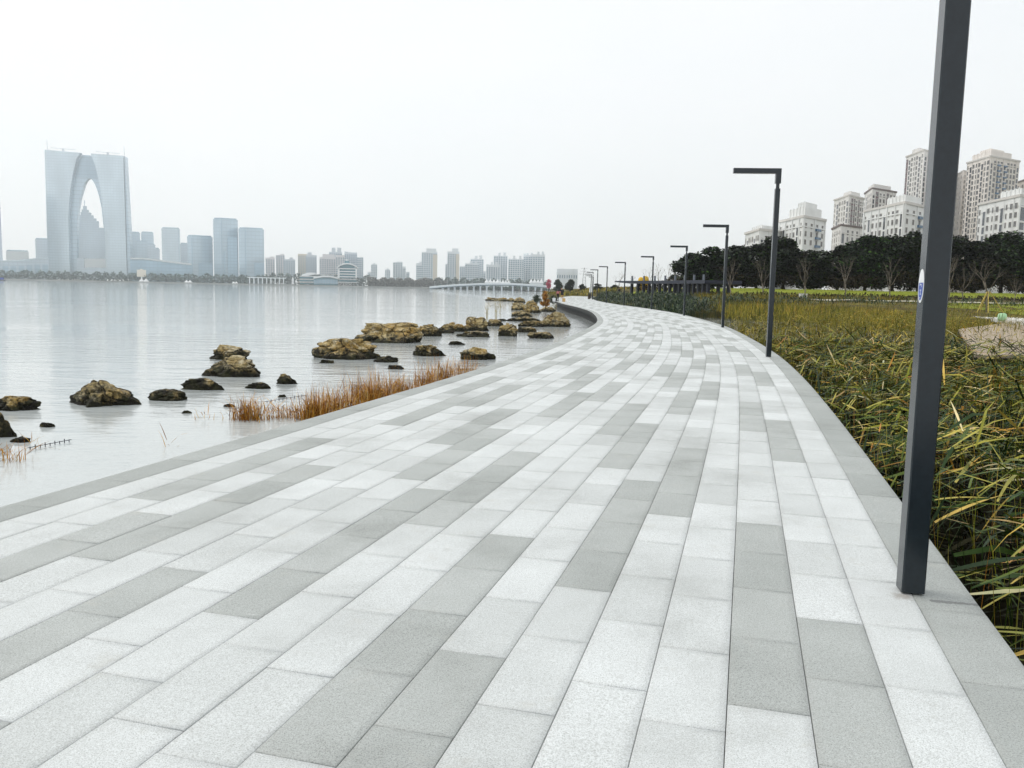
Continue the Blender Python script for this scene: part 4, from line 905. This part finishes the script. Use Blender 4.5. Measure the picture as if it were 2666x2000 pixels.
# stepped crown tower seen through the arch
DS = 2300.0
def pxbox(px0, px1, ytop, D, depth, ybot=None):
    x0, x1 = colx(px0, D), colx(px1, D); return x0, x1, topz((px0 + px1) / 2, ytop, D), (topz((px0 + px1) / 2, ybot, D) if ybot else .9)
t = thing('stepped_tower', 'hazy tower with stepped crown seen through the arch', 'skyscraper', (colx(238, DS), DS, .9)); ox2 = t.location.x
for nm, lst in (('shaft', [(207,278,592),(207,263,575)]), ('crown', [(209,257,568),(213,250,560),(216,244,553),(219,238,546)]), ('spire', [(223,233,537),(226.5,228.5,522)])):
    m_ = MB()
    for q, (a, b, y) in enumerate(lst): x0, x1, z1, _ = pxbox(a, b, y, DS, 20); m_.box((x0 - ox2, q * 1.5 + (nm != 'shaft') * 4, 0), (x1 - ox2, 45 - q * 1.5 - (nm != 'shaft') * 4, z1 - .9))
    m_.build(nm, G['steel'], t)

def office(label, px0, px1, ytop, D, mat, edge=None, dark=None, depth=40, cat='office tower', slope=0):
    x0, x1 = colx(px0, D), colx(px1, D); xm = (x0 + x1) / 2; z = topz((px0 + px1) / 2, ytop, D) - .9; t = thing('office_tower', label, cat, (xm, D, .9), math.atan2(-xm, D)); kk = D / math.hypot(xm, D)
    a = (x0 - xm) * kk; b = (x1 - xm) * kk; e = a + (b - a) * (edge if edge else .3); off = 0 if edge is None else depth * .18
    m_ = MB(); m_.prism([(a, off), (e, 0), (b, off * 1.2), (b, depth), (a, depth)], 0, z); m_.build('wall', mat, t)
    m_ = MB(); m_.prism([(a + 2, off + 2), (e, 2), (b - 2, off * 1.2 + 2), (b - 2, depth - 2), (a + 2, depth - 2)], z, z + 2.5); m_.build('parapet', G['deep'], t)
    if edge: m_ = MB(); m_.box((e - .8, -.8, 0), (e + .8, .4, z - 2)); m_.build('corner_fin', G['deep'], t)
    for q in (dark or []): m_ = MB(); f0, f1, h0, h1 = q; yy_ = off * 1.2 * max(0, (f0 - edge) / (1 - edge)) if edge else 0; m_.box((a + (b-a)*f0, yy_ - .9, z*h0), (a + (b-a)*f1, yy_ + 3, z*h1)); m_.build('glass_panel', G['deep'], t)  # dark reflections in the facade, built as darker glass panels
    return t
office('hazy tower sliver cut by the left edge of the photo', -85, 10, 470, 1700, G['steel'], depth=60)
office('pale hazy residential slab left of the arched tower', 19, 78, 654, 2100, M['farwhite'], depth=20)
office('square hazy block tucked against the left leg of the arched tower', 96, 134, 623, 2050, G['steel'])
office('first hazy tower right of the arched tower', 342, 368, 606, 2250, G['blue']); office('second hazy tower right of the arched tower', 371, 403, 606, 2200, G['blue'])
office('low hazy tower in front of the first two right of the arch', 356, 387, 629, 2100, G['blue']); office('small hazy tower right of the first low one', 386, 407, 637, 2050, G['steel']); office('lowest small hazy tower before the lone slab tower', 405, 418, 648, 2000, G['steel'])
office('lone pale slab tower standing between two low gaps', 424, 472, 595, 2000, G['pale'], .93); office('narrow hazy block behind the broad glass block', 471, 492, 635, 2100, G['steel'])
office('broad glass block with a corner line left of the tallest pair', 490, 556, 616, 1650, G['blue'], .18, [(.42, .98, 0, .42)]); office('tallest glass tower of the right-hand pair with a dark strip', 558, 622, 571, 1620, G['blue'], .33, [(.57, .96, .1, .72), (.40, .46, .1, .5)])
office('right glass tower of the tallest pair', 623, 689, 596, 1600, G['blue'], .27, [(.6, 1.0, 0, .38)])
# low halls on the far shore
def hall(label, prof, D, depth, mat, roofmat, cat='hall'):
    P = [at(x, y, D) for x, y in prof]; xm = sum(p.x for p in P) / len(P); t = thing('shore_hall', label, cat, (xm, D, .9))
    top = [(p.x - xm, max(.5, p.z - .9)) for p in P]; a, b = top[0][0], top[-1][0]
    m_ = MB(); m_.slab([(a, 0)] + [(b, 0)] + top[::-1], 0, depth); m_.build('wall', mat, t)
    m_ = MB(); n = len(top); m_.slab([(x, z + .05) for x, z in top] + [(x, z + 2.6) for x, z in top[::-1]], -3, depth + 2); m_.build('roof', roofmat, t)
    nb = 9; m_ = None
    for k in range(nb):
        f = (k + .5) / nb; x = a + (b - a) * f; h = np.interp(x, [p[0] for p in top], [p[1] for p in top]); m_ = MB(); m_.box((x - (b-a)/nb*.36, -.6, h * .2), (x + (b-a)/nb*.36, .4, h * .75)); m_.build('window', G['deep'], t)
    return t
hall('long low hazy hall at the left foot of the arched tower', [(-60,684),(40,682),(90,676),(128,675)], 1500, 40, G['steel'], G['pale'])
hall('low hall with white swooping roof right of the arched tower', [(340,676),(372,676),(410,680),(460,686),(500,690)], 1450, 60, G['deep'], M['farwhite'])
t = thing('billboard', 'pale rectangular board on a post at the far shore right of the arch', 'billboard', (colx(369, 1262), 1262, .9)); s_ = 1262 / FPX
m_ = MB(); m_.box((-12*s_, 0, 12*s_), (12*s_, 2, 30*s_)); m_.add([(-6*s_, 0, 30*s_+.02), (6*s_, 0, 30*s_+.02), (0, 0, 33*s_), (-6*s_, 2, 30*s_+.02), (6*s_, 2, 30*s_+.02), (0, 2, 33*s_)], [(0,1,2),(5,4,3),(0,3,4,1),(1,4,5,2),(2,5,3,0)]); m_.build('board', M['farcream'], t); m_ = MB(); m_.box((-2*s_, .2, 0), (2*s_, 1.8, 12*s_)); m_.build('post', M['farwhite'], t)
for (px, w_, lab) in ((488, 9, 'small white pointed tents on the far quay'), (610, 7, 'small white kiosk among the far trees'), (372, 12, 'low white boat shed under the pale board')):
    D = SH + 2; x = colx(px, D); m_ = MB(); s_ = D / FPX
    for q in (-1, 1): m_.add([(q*w_*.5*s_ - w_*.48*s_, -3, 0), (q*w_*.5*s_ + w_*.48*s_, -3, 0), (q*w_*.5*s_ + w_*.48*s_, 4, 0), (q*w_*.5*s_ - w_*.48*s_, 4, 0), (q*w_*.5*s_, .5, w_*.7*s_)], [(0,1,4),(1,2,4),(2,3,4),(3,0,4),(3,2,1,0)])
    tag(m_.build('quay_tent', M['white'], None, False, (x, D + 3, .9)), lab, 'tent')
# white pergola frames on the far quay
t = thing('quay_colonnade', 'white open colonnade on the far quay below the right glass tower', 'colonnade', (colx(700, SH + 4), SH + 4, .9)); s_ = SH / FPX
for q in range(9): m_ = MB(); m_.box((-.8, 0, 0), (.8, 1.2, 15 * s_)); m_.build('post', M['farwhite'], t, loc=((q - 4.5) * 11 * s_, 0, 0))
m_ = MB(); m_.box((-55 * s_, -1, 15 * s_), (45 * s_, 2.5, 17 * s_)); m_.build('beam', M['farwhite'], t)

def flats(label, px0, px1, ytop, D, mat, caps=(), depth=18, cols=None, cream=False, name='residential_tower', step=2.2, ww=.62, wmat='farwin'):
    x0, x1 = colx(px0, D), colx(px1, D); xm = (x0 + x1) / 2; z = topz((px0 + px1) / 2, ytop, D) - .9; kk = D / math.hypot(xm, D); t = thing(name, label, 'residential tower', (xm, D, .9), math.atan2(-xm, D)); a, b = (x0 - xm) * kk, (x1 - xm) * kk
    n = cols or max(3, int((b - a) / 6)); bw = (b - a) / n; m_ = MB(); m_.box((a, 1.2, 0), (b, depth, z))
    for k in range(n):
        if k % 2 == 0: m_.box((a + bw * k + .2, 0, 0), (a + bw * (k + 1) - .2, 1.21, z - 3 * (k % 4 == 0)))
    m_.build('wall', mat, t)
    fh = 3.3 * step / 2.2; nf = int(z / fh); w = MB()
    for k in range(n):
        y = -.15 if k % 2 == 0 else 1.05
        for f in range(2, nf): w.box((a + bw * (k + .5 - ww / 2), y, fh * f), (a + bw * (k + .5 + ww / 2), y + .3, fh * f + fh * .55))
    o = w.build('windows', M[wmat], t); o['kind'] = 'stuff'
    if cream: m_ = MB(); m_.box((b - (b - a) * .28, -.5, 0), (b - .1, depth - 1, z - 4)); m_.build('side_bay', M['farcream'], t)
    for (c0, c1, cy_) in caps: m_ = MB(); m_.box(((colx(c0, D) - xm) * kk, 2, z), ((colx(c1, D) - xm) * kk, depth - 3, topz((c0 + c1) / 2, cy_, D) - .9)); m_.build('roof_house', mat, t)
    return t
FL = [(692,716,671,1560,'farpink',[(703,715,668)],'first pinkish apartment tower right of the glass pair'),(719,742,664,1540,'farpink',[(729,741,661)],'second pinkish apartment tower, beside a darker one'),(739,769,675,1500,'fargrey',[(754,764,671)],'dark grey apartment tower right of the second pinkish one'),(776,800,661,1540,'farcream',[],'cream apartment tower with balconies left of a grey one'),(797,825,664,1500,'fargrey',[(801,812,657)],'grey apartment tower right of the cream one'),
 (832,874,669,1480,'farpink',[(840,872,662)],'stepped pinkish block at the left of the big cluster'),(857,891,656,1560,'fargrey',[(864,874,645),(878,889,645)],'tallest block of the big cluster with twin roof houses'),(874,898,664,1470,'farpink',[],'narrow pinkish block in the middle of the big cluster'),(897,930,657,1500,'fargrey',[(897,907,655)],'grey flat topped block at the right of the big cluster'),(929,946,670,1480,'fargrey',[],'low grey step at the right end of the big cluster'),
 (957,968,708,1700,'farwhite',[],'low pale block left of the lone white tower'),(966,982,688,1700,'farwhite',[(972,977,685)],'lone pale tower right of the shell buildings'),(1002,1016,702,1700,'farwhite',[(1007,1012,699)],'small pale tower left of the stepped white tower'),(1023,1048,683,1500,'farwhite',[(1033,1047,681)],'white gridded tower with lower right wing'),(1048,1056,694,1500,'farwhite',[],'lower right wing of the white gridded tower'),(1057,1066,708,1650,'fargrey',[],'small grey block in the gap before the tall pair'),
 (1083,1098,685,1400,'farwhite',[(1091,1098,681)],'lower white wing left of the first tall cream-sided tower'),(1097,1138,656,1380,'farwhite',[(1109,1135,647)],'first tall white tower with a cream side'),(1159,1166,687,1420,'farwhite',[],'slim low wing left of the second tall cream-sided tower'),(1164,1195,655,1380,'farwhite',[(1176,1192,647)],'second tall white tower with a cream side'),
 (1196,1210,693,1450,'farwhite',[],'low white block right of the second cream-sided tower'),(1224,1258,674,1450,'farwhite',[(1235,1242,666),(1247,1254,665)],'white tower with two roof boxes behind a lower one'),(1210,1248,686,1400,'farwhite',[(1222,1228,681),(1236,1242,681)],'lower white tower in front of the first with two roof boxes'),(1250,1264,706,1460,'farwhite',[],'short white block between the roof-box towers'),(1284,1320,666,1460,'farwhite',[(1296,1302,658),(1309,1315,657)],'taller white tower in the middle of the white row'),(1265,1301,689,1400,'farwhite',[(1277,1282,682),(1288,1294,682)],'lower white tower in the middle of the white row'),
 (1322,1363,674,1420,'farwhite',[(1334,1340,666),(1350,1356,666)],'broad white tower third from the right end of the white row'),(1361,1380,664,1450,'farwhite',[(1361,1367,660),(1369,1375,659)],'narrow white tower second from the right end of the white row'),(1379,1417,662,1430,'farwhite',[(1380,1385,658),(1397,1403,655),(1408,1414,655)],'tall white tower at the right end of the white row')]
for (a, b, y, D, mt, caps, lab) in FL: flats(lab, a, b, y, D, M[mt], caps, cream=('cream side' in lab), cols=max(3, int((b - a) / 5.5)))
# white office block in front of the far lamp posts
flats('wide white office block with few windows behind the far lamp posts', 1448, 1503, 700, 900, M['farwhite'], [], 30, 9, name='office_block', step=4.2, ww=.34, wmat='farwin')

# white banded shell building and its hall
DB = 1262.0; s_ = DB / FPX
def P2(zx_, zy_): p = at(660 + zx_ * .1808, 600 + zy_ * .1808, DB); return p.x, p.z - .9
t = thing('shell_building', 'white banded waterside building with domed top on crossed legs', 'building', (P2(1355, 790)[0], DB, .9)); ob = t.location.x
def rect(m_, x0, y0, x1, y1, d0, d1): (a, zt), (b, zb) = P2(x0, y0), P2(x1, y1); m_.box((a - ob, d0, max(0, zb)), (b - ob, d1, zt))
m_ = MB(); rect(m_, 1240, 545, 1470, 692, 1, 26); m_.build('core', M['farglass'], t)
for k, (y, x0, x1) in enumerate(((545, 1212, 1490), (585, 1218, 1486), (622, 1214, 1484), (660, 1210, 1482))): m_ = MB(); rect(m_, x0, y, x1, y + 17, -2, 28); m_.build('floor_band', M['white'], t)
for x0, x1 in ((1212, 1238), (1468, 1490)): m_ = MB(); rect(m_, x0, 562, x1, 692, -1, 27); m_.build('side_wall', M['white'], t)
m_ = MB(); arc = [(1198, 532), (1235, 500), (1290, 478), (1345, 470), (1400, 476), (1460, 500), (1508, 535)]; pts = [P2(*q) for q in arc]; pts2 = [P2(x, y + 16) for x, y in arc[::-1]]; m_.slab([(x - ob, z) for x, z in pts + pts2][::-1], -4, 30); m_.build('roof_arc', M['white'], t)
m_ = MB(); dm = [(1238, 543), (1245, 515), (1300, 496), (1345, 489), (1395, 494), (1450, 515), (1466, 543)]; m_.slab([(P2(*q)[0] - ob, P2(*q)[1]) for q in dm][::-1], 2, 24); m_.build('dome_glass', M['farglass'], t)
m_ = MB(); rect(m_, 1312, 440, 1378, 475, 4, 18); m_.build('lantern', M['farglass'], t); m_ = MB(); rect(m_, 1325, 412, 1358, 438, 6, 14); m_.build('lantern_cap', M['white'], t)
m_ = MB(); rect(m_, 1220, 700, 1496, 712, -4, 30); m_.build('deck', M['white'], t); m_ = MB(); rect(m_, 1232, 713, 1486, 742, 1, 24); m_.build('lower_glass', M['farglass'], t); m_ = MB(); rect(m_, 1220, 743, 1496, 757, -4, 30); m_.build('deck', M['white'], t)
for (x0, x1) in ((1312, 1362), (1362, 1312), (1366, 1416), (1416, 1366)):
    (a, za), (b, zb) = P2(x0, 757), P2(x1, 802); m_ = MB(); m_.tube([(a - ob, 2, za), (b - ob, 2, max(0, zb))], [.8, .8], 6); m_.build('crossed_leg', M['white'], t)
t = thing('shore_pavilion', 'white three-decked pavilion left of the shell building', 'building', (P2(780, 780)[0], DB, .9)); ob = t.location.x
for y, x0, x1 in ((655, 660, 905), (697, 660, 868), (738, 655, 862)): m_ = MB(); rect(m_, x0, y, x1, y + 13, -3, 26); m_.build('deck', M['white'], t)
for y, x0, x1 in ((669, 668, 895), (711, 666, 862), (752, 664, 858)): m_ = MB(); rect(m_, x0, y, x1, y + 26, 0, 23); m_.build('glass_storey', M['farglass'], t)
m_ = MB(); m_.slab([(P2(*q)[0] - ob, P2(*q)[1]) for q in [(690, 640), (770, 612), (830, 606), (912, 622), (912, 630), (770, 655), (690, 655)]][::-1], -2, 24); m_.build('roof', M['white'], t)
hall('low glazed hall with wavy roof joining the pavilion and the shell building', [(816,726),(840,722),(860,722),(880,727)], DB + 4, 22, M['farglass'], M['white'])
t = thing('shore_statue', 'small white statue on the far quay left of the pavilion', 'statue', (P2(582, 770)[0], DB - 6, .9)); m_ = MB(); m_.lathe([(2.4, 0), (2.0, 2), (1.2, 2.4), (1.6, 4.5), (1.9, 7), (1.0, 8.5), (.9, 10.2), (.2, 11)], (0, 0, 0), 10); m_.build('figure', M['white'], t, True); m_ = MB(); m_.cbox((0, 0, -.3), (6, 6, .6)); m_.build('plinth', M['farwhite'], t)

def face_lake(t):                              # turn a far building to look across the lake, keeping its breadth
    x, y = t.location.x, t.location.y; a = math.atan2(-x, y) * (.3 if t.name.startswith('arched') else 1); t.rotation_euler.z = a; t.scale.x = 1 / (math.cos(a) - x / y * math.sin(a))
for o in list(COL.objects):
    if o.parent is None and o.name.split('.')[0] in ('arched_tower', 'stepped_tower', 'shell_building', 'shore_pavilion', 'shore_hall', 'quay_colonnade', 'billboard'): face_lake(o)

# ------------------------------------------------------------------ bridge
DBR = 960.0; br = thing('bridge', 'long white low bridge with many piers across the inlet', 'bridge', (colx(1290, DBR), DBR, WATER)); xb = br.location.x
dk_px = [(1118, 748), (1150, 745), (1200, 741.5), (1250, 739.5), (1290, 738.8), (1340, 739.6), (1380, 742), (1424, 745.5)]
dp = [at(x, y, DBR) for x, y in dk_px]; fx = np.linspace(dp[0].x, dp[-1].x, 40); fz = np.interp(fx, [p.x for p in dp], [p.z for p in dp])
m_ = MB(); m_.slab([(x - xb, z - WATER) for x, z in zip(fx, fz)] + [(x - xb, z - WATER - 1.3) for x, z in zip(fx[::-1], fz[::-1])], 0, 14); m_.build('deck', M['fargrey'], br)
m_ = MB(); m_.slab([(x - xb, z - WATER + .02) for x, z in zip(fx, fz)] + [(x - xb, z - WATER + .9) for x, z in zip(fx[::-1], fz[::-1])], -.3, .1); m_.build('parapet', M['farwhite'], br)
M['brdark'] = plain('bridge_soffit', (.10, .16, .20), .8, .2, .1, .1)
m_ = MB(); m_.slab([(x - xb, z - WATER - 1.31) for x, z in zip(fx, fz)] + [(x - xb, z - WATER - 2.2) for x, z in zip(fx[::-1], fz[::-1])], 1.5, 12.5); m_.build('girder', M['brdark'], br)
for px in (1152, 1167, 1183, 1199, 1216, 1233, 1250, 1267, 1285.5, 1306, 1335, 1358, 1376, 1394, 1410):
    x = colx(px, DBR); zt = float(np.interp(x, fx, fz)) - WATER - 2.21
    if zt > .8:
        m_ = MB(); 
        for yy_ in (2.2, 10.5): m_.box((-.85, yy_, -1.5), (.85, yy_ + 1.6, zt))
        m_.box((-1.5, 1.6, zt - .5), (1.5, 12.4, zt + .002)); m_.build('pier', M['fargrey'], br, loc=(x - xb, 0, 0))
for k, px in enumerate((1132, 1148, 1164, 1179, 1195, 1212, 1229, 1247, 1268, 1300, 1330, 1360, 1392)):
    x = colx(px, DBR); z = float(np.interp(x, fx, fz)); t = thing('bridge_lamp', f'thin pale lamp on the white bridge, {ORD[k]} from its left end', 'lamp post', (x, DBR + .4, z), 0, 'lamps on the bridge')
    m_ = MB(); m_.tube([(0, 0, 0), (0, 0, 5.6)], [.13, .09], 5); m_.build('pole', M['farwhite'], t); m_ = MB(); m_.box((-.75, -.12, 5.6), (.75, .12, 5.75)); m_.build('head', M['farwhite'], t)
# white tented roofs behind the bridge
for k, (a, b, y, lab) in enumerate(((1262, 1300, 727, 'white billowing tent roof behind the left half of the bridge'), (1298, 1328, 729, 'white tent roof behind the middle of the bridge'), (1378, 1414, 726, 'white tent roof behind the right end of the bridge'))):
    D = SH - 20 if False else SH + 4; x0, x1 = colx(a, D), colx(b, D); zt = topz((a + b) / 2, y, D) - .9; t = thing('tent_roof', lab, 'tent', ((x0 + x1) / 2, D, .9), 0, 'white tent roofs behind the bridge')
    n = 4; w_ = (x1 - x0) / n
    for q in range(n): m_ = MB(); m_.lathe([(w_ * .62, zt * .62), (w_ * .5, zt * .72), (w_ * .2, zt * .86 + .6 * (q % 2)), (.15, zt + 1.2 * (q % 2))], (0, 0, 0), 8); m_.build('canopy', M['white'], t, loc=((q + .5) * w_ - (x1 - x0) / 2, 0, 0))
    m_ = MB(); m_.box((-(x1 - x0) / 2, 1, 0), ((x1 - x0) / 2, 4, zt * .62)); m_.build('wall', M['farwhite'], t)
# red tree and jetty
BR2 = tree_meshes(81, 2600, 3.6, 8.2, 2.2, .5, 'redleaf', .3) if False else None
M['redleaf'] = foliage_mat('red_blossom', [(0, (.35, .03, .07)), (.5, (.60, .07, .15)), (1, (.80, .30, .38))], .7)
RT = tree_meshes(81, 2600, 3.6, 8.2, 2.4, .5, 'redleaf', .2); Dr = 420.0; xr = colx(1429, Dr); zr = .12
place_tree(xr, Dr, zr, 8.0 * Dr / FPX / 3.35, (topz(1429, 727, Dr) - zr) / 8.6, 0, .4, 'bright red tree at the right end of the bridge', None, 'red_tree', 'tree', [RT])
for (a, b, D, y, lab) in ((1338, 1420, 520, 758, 'thin dark jetty on the water below the bridge'), (1418, 1462, 400, 754.5, 'low dark landing with pale posts under the red tree')):
    x0, x1 = colx(a, D), colx(b, D); z = topz((a + b) / 2, y, D); t = thing('jetty', lab, 'jetty', ((x0 + x1) / 2, D, WATER), 0); h = z - WATER
    m_ = MB(); m_.box((-(x1-x0)/2, 0, h - .25), ((x1-x0)/2, 3, h)); m_.build('deck', M['slab'], t)
    for q in range(9): m_ = MB(); m_.box((-.15, .3, -.6), (.15, .6, h + (.75 if q % 2 else 0))); m_.build('post', M['palestone'], t, loc=((q + .5) / 9 * (x1 - x0) - (x1 - x0) / 2, 0, 0))
# boat at the left edge
Db = 900.0; t = thing('boat', 'dark blue boat at the left edge of the far water', 'boat', (colx(3, Db), Db, WATER)); s_ = Db / FPX
m_ = MB(); m_.slab([(-9*s_, -.3), (8*s_, -.3), (10*s_, 1.9*s_), (-10*s_, 2.2*s_)], -1.6, 1.6); m_.build('hull', M['navy'], t); m_ = MB(); m_.box((-8*s_, -1.2, 2.3*s_), (5*s_, 1.2, 7.5*s_)); m_.build('cabin', M['blue'], t); m_ = MB(); m_.box((-9*s_, -1.4, 7.5*s_), (6*s_, 1.4, 8.2*s_)); m_.build('roof', M['navy'], t)
# pylon
Dp = 800.0; t = thing('pylon', 'faint lattice pylon above the far lamp posts', 'pylon', (colx(1520, Dp), Dp, 1)); hp = topz(1520, 697, Dp) - 1
for sx in (-1, 1):
    for sy in (-1, 1): m_ = MB(); m_.tube([(sx * 2.2, sy * 2.2, 0), (sx * .3, sy * .3, hp)], [.16, .1], 4); m_.build('leg', M['steel'], t)
for q, f in enumerate((.72, .84, .96)): m_ = MB(); m_.tube([(-5 + q, 0, hp * f), (5 - q, 0, hp * f)], [.13, .13], 4); m_.build('cross_arm', M['steel'], t)
m_ = MB()
for q in range(8): f = q / 8; g_ = (q + 1) / 8; a = 2.2 - 1.9 * f; b = 2.2 - 1.9 * g_; m_.tube([(-a, -a, hp * f), (b, -b, hp * g_)], [.08, .08], 4); m_.tube([(a, -a, hp * f), (-b, -b, hp * g_)], [.08, .08], 4)
m_.build('lattice', M['steel'], t)

# ------------------------------------------------------------------ people
SK = plain('skin', (.50, .30, .21), .6, .3, .05); HAIR = plain('black_hair', (.012, .010, .010), .5, .4, .1)
def person(label, joints, edges, radii, mats, paint, loc, rz=0, hair=None, extra=None):
    t = thing('person', label, 'person', loc, rz)
    me = bpy.data.meshes.new('body'); me.from_pydata(joints, edges, []); o = bpy.data.objects.new('body_src', me); COL.objects.link(o)
    md = o.modifiers.new('skin', 'SKIN'); 
    for v, r_ in zip(me.skin_vertices[0].data, radii): v.radius = (r_, r_ * .85) if isinstance(r_, float) else r_
    me.skin_vertices[0].data[0].use_root = True
    sb = o.modifiers.new('sub', 'SUBSURF'); sb.levels = sb.render_levels = 2
    dg = bpy.context.evaluated_depsgraph_get(); bm_ = bpy.data.meshes.new_from_object(o.evaluated_get(dg)); bpy.data.objects.remove(o)
    bm_.name = 'body'; bm_.materials.clear(); [bm_.materials.append(m) for m in mats]
    for pl in bm_.polygons: pl.material_index = paint(pl.center); pl.use_smooth = True
    obj('body', bm_, t)
    if hair: b = MB(); b.lathe(hair[1], hair[0], 14); b.build('hair', HAIR, t, True)
    return t
def stand(lean=0.0, arm_l=None, arm_r=None, stride=.10, h=1.7):
    k = h / 1.7; l = lean
    J = [(0,0,.95),(l*.3,0,1.15),(l*.7,0,1.38),(l*.85,0,1.47),(l,0,1.53),(l*1.05,-.01,1.62),(l*1.05,-.01,1.69),
         (.09,0,.90),(.10,-stride*.4,.50),(.10,stride*.3,.08),(.10,stride*.3-.14,.035),(-.09,0,.90),(-.10,stride*.2,.50),(-.10,-stride*.5,.08),(-.10,-stride*.5-.14,.035)]
    al = arm_l or [(.19+l*.7,0,1.38),(.25+l*.6,.02,1.12),(.24+l*.5,-.06,.88),(.235+l*.5,-.08,.80)]; ar = arm_r or [(-.19+l*.7,0,1.38),(-.25+l*.6,.02,1.12),(-.24+l*.5,-.06,.88),(-.235+l*.5,-.08,.80)]
    J += al + ar; J = [tuple(c * k for c in q) for q in J]
    E = [(0,1),(1,2),(2,3),(3,4),(4,5),(5,6),(0,7),(7,8),(8,9),(9,10),(0,11),(11,12),(12,13),(13,14),(2,15),(15,16),(16,17),(17,18),(2,19),(19,20),(20,21),(21,22)]
    Rr = [.15,.135,.15,.06,.075,.10,.06,.09,.065,.045,.04,.09,.065,.045,.04,.06,.045,.034,.04,.06,.045,.034,.04]
    return J, E, [float(r_ * k) for r_ in Rr]
coat = plain('dark_coat', (.018, .018, .026), .8, .2); pink = plain('pink_top', (.55, .20, .20), .8, .2); skirt = plain('dark_skirt', (.014, .014, .022), .8, .2); tan = plain('tan_trousers', (.52, .30, .12), .8, .2); jean = plain('dark_jeans', (.03, .035, .05), .8, .2)
base = gnd(1457, 785.5, 0); 
J, E, Rr = stand(.10, [(.22,0,1.38),(.36,-.05,1.25),(.40,-.1,1.42),(.40,-.12,1.5)], [(-.10,0,1.38),(-.17,-.04,1.12),(-.12,-.14,.95),(-.10,-.18,.9)], .05, 1.55)
person('person in pink top and long dark skirt embracing another on the walkway', J, E, Rr, [SK, pink, skirt], lambda c: 2 if c.z < .98 else (1 if c.z < 1.32 else 0), (base.x - .25, base.y, 0), 0, ((.10*1.55/1.7, .02, 1.40), [(.02,-.16),(.105,-.12),(.12,0),(.11,.10),(.06,.16),(.01,.175)]))
J, E, Rr = stand(-.08, None, [(-.27,0,1.38),(-.42,-.05,1.26),(-.55,-.1,1.22),(-.6,-.12,1.2)], .12, 1.76)
person('person in dark jacket and tan trousers bending over the one in pink', J, E, Rr, [SK, coat, tan], lambda c: 2 if c.z < .80 else (1 if c.z < 1.50 else 0), (base.x + .28, base.y - .1, 0), R(10), ((-.09, .02, 1.70), [(.03,-.08),(.10,-.05),(.115,.03),(.09,.10),(.01,.135)]))
M['bagorange'] = plain('orange_bag', (.62, .40, .16), .6, .3)
for dx, mt, nm, lab in ((-.72, 'white', 'shopping_bag', 'white shopping bag left of the embracing couple'), (.05, 'white', 'shopping_bag', 'white bag hanging between the couple'), (.50, 'bagorange', 'shopping_bag', 'orange yellow bag at the right of the couple')):
    t = thing(nm, lab, 'bag', (base.x + dx, base.y - .28, 0)); m_ = MB(); m_.add([(-.17,-.08,0),(.17,-.08,0),(.17,.08,0),(-.17,.08,0),(-.2,-.05,.42),(.2,-.05,.42),(.2,.05,.42),(-.2,.05,.42)], [(3,2,1,0),(4,5,6,7),(0,1,5,4),(1,2,6,5),(2,3,7,6),(3,0,4,7)]); m_.build('sack', M[mt], t); m_ = MB(); m_.tube([(-.09,0,.42),(-.06,0,.56),(.06,0,.56),(.09,0,.42)], [.012]*4, 5); m_.build('handle', M[mt], t)
xw = colx(1612, 146); J, E, Rr = stand(0, None, None, .3, 1.7)
person('person in dark clothes walking beyond the bank plants left of the pergola', J, E, Rr, [SK, coat, jean], lambda c: 2 if c.z < .88 else (1 if c.z < 1.46 else 0), (xw, 146, float(land_z(xw, 146))), 0, ((0, .01, 1.63), [(.03,-.08),(.10,-.05),(.115,.03),(.09,.10),(.01,.125)]))
# rough bank beyond the walkway
for k, (px, D, w_, h_, lab) in enumerate(((1488,205,1.4,.5,'dark flat rock beyond the far bend of the walkway'),(1506,225,1.6,.5,'pale flat rock at the far shore beyond the bend'),(1470,240,1.5,.6,'grey rock at the tip of the far bank'))):
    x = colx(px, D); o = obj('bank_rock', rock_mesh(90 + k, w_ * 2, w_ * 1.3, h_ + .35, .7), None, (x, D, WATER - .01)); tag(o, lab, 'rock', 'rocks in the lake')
def roughs(n): y = U(200, 330, n); x = shore_x(y) + .8 + U(0, 1, n) ** 1.5 * 26; return blades(np.stack([x, y, land_z(x, y)], 1), U(0, 6.28, n), U(.6, 1.5, n), U(.3, .9, n), U(.12, .3, n), U(0, 1, n), 2)
o = obj('rough_grass', np_mesh('rough_grass', *roughs(5000), M['reedgold'])); tag(o, 'ochre rough grass on the far bank beyond the walkway', 'grass', None, 'stuff')

# ------------------------------------------------------------------ haze over the lake
mb = MB(); mb.box((-3350, -150, WATER - 1.6), (3350, 3400, 345)); hzm = bpy.data.materials.new('haze'); hzm.use_nodes = True; hn = hzm.node_tree; hn.nodes.clear()
vo = hn.nodes.new('ShaderNodeVolumePrincipled'); vo.inputs['Color'].default_value = (.955, .988, 1, 1); vo.inputs['Density'].default_value = 2.0e-4; vo.inputs['Anisotropy'].default_value = .75
mo = hn.nodes.new('ShaderNodeOutputMaterial'); hn.links.new(vo.outputs[0], mo.inputs['Volume'])
ho = mb.build('haze', hzm); tag(ho, 'thin pale haze lying over the lake and city', 'haze', None, 'stuff')
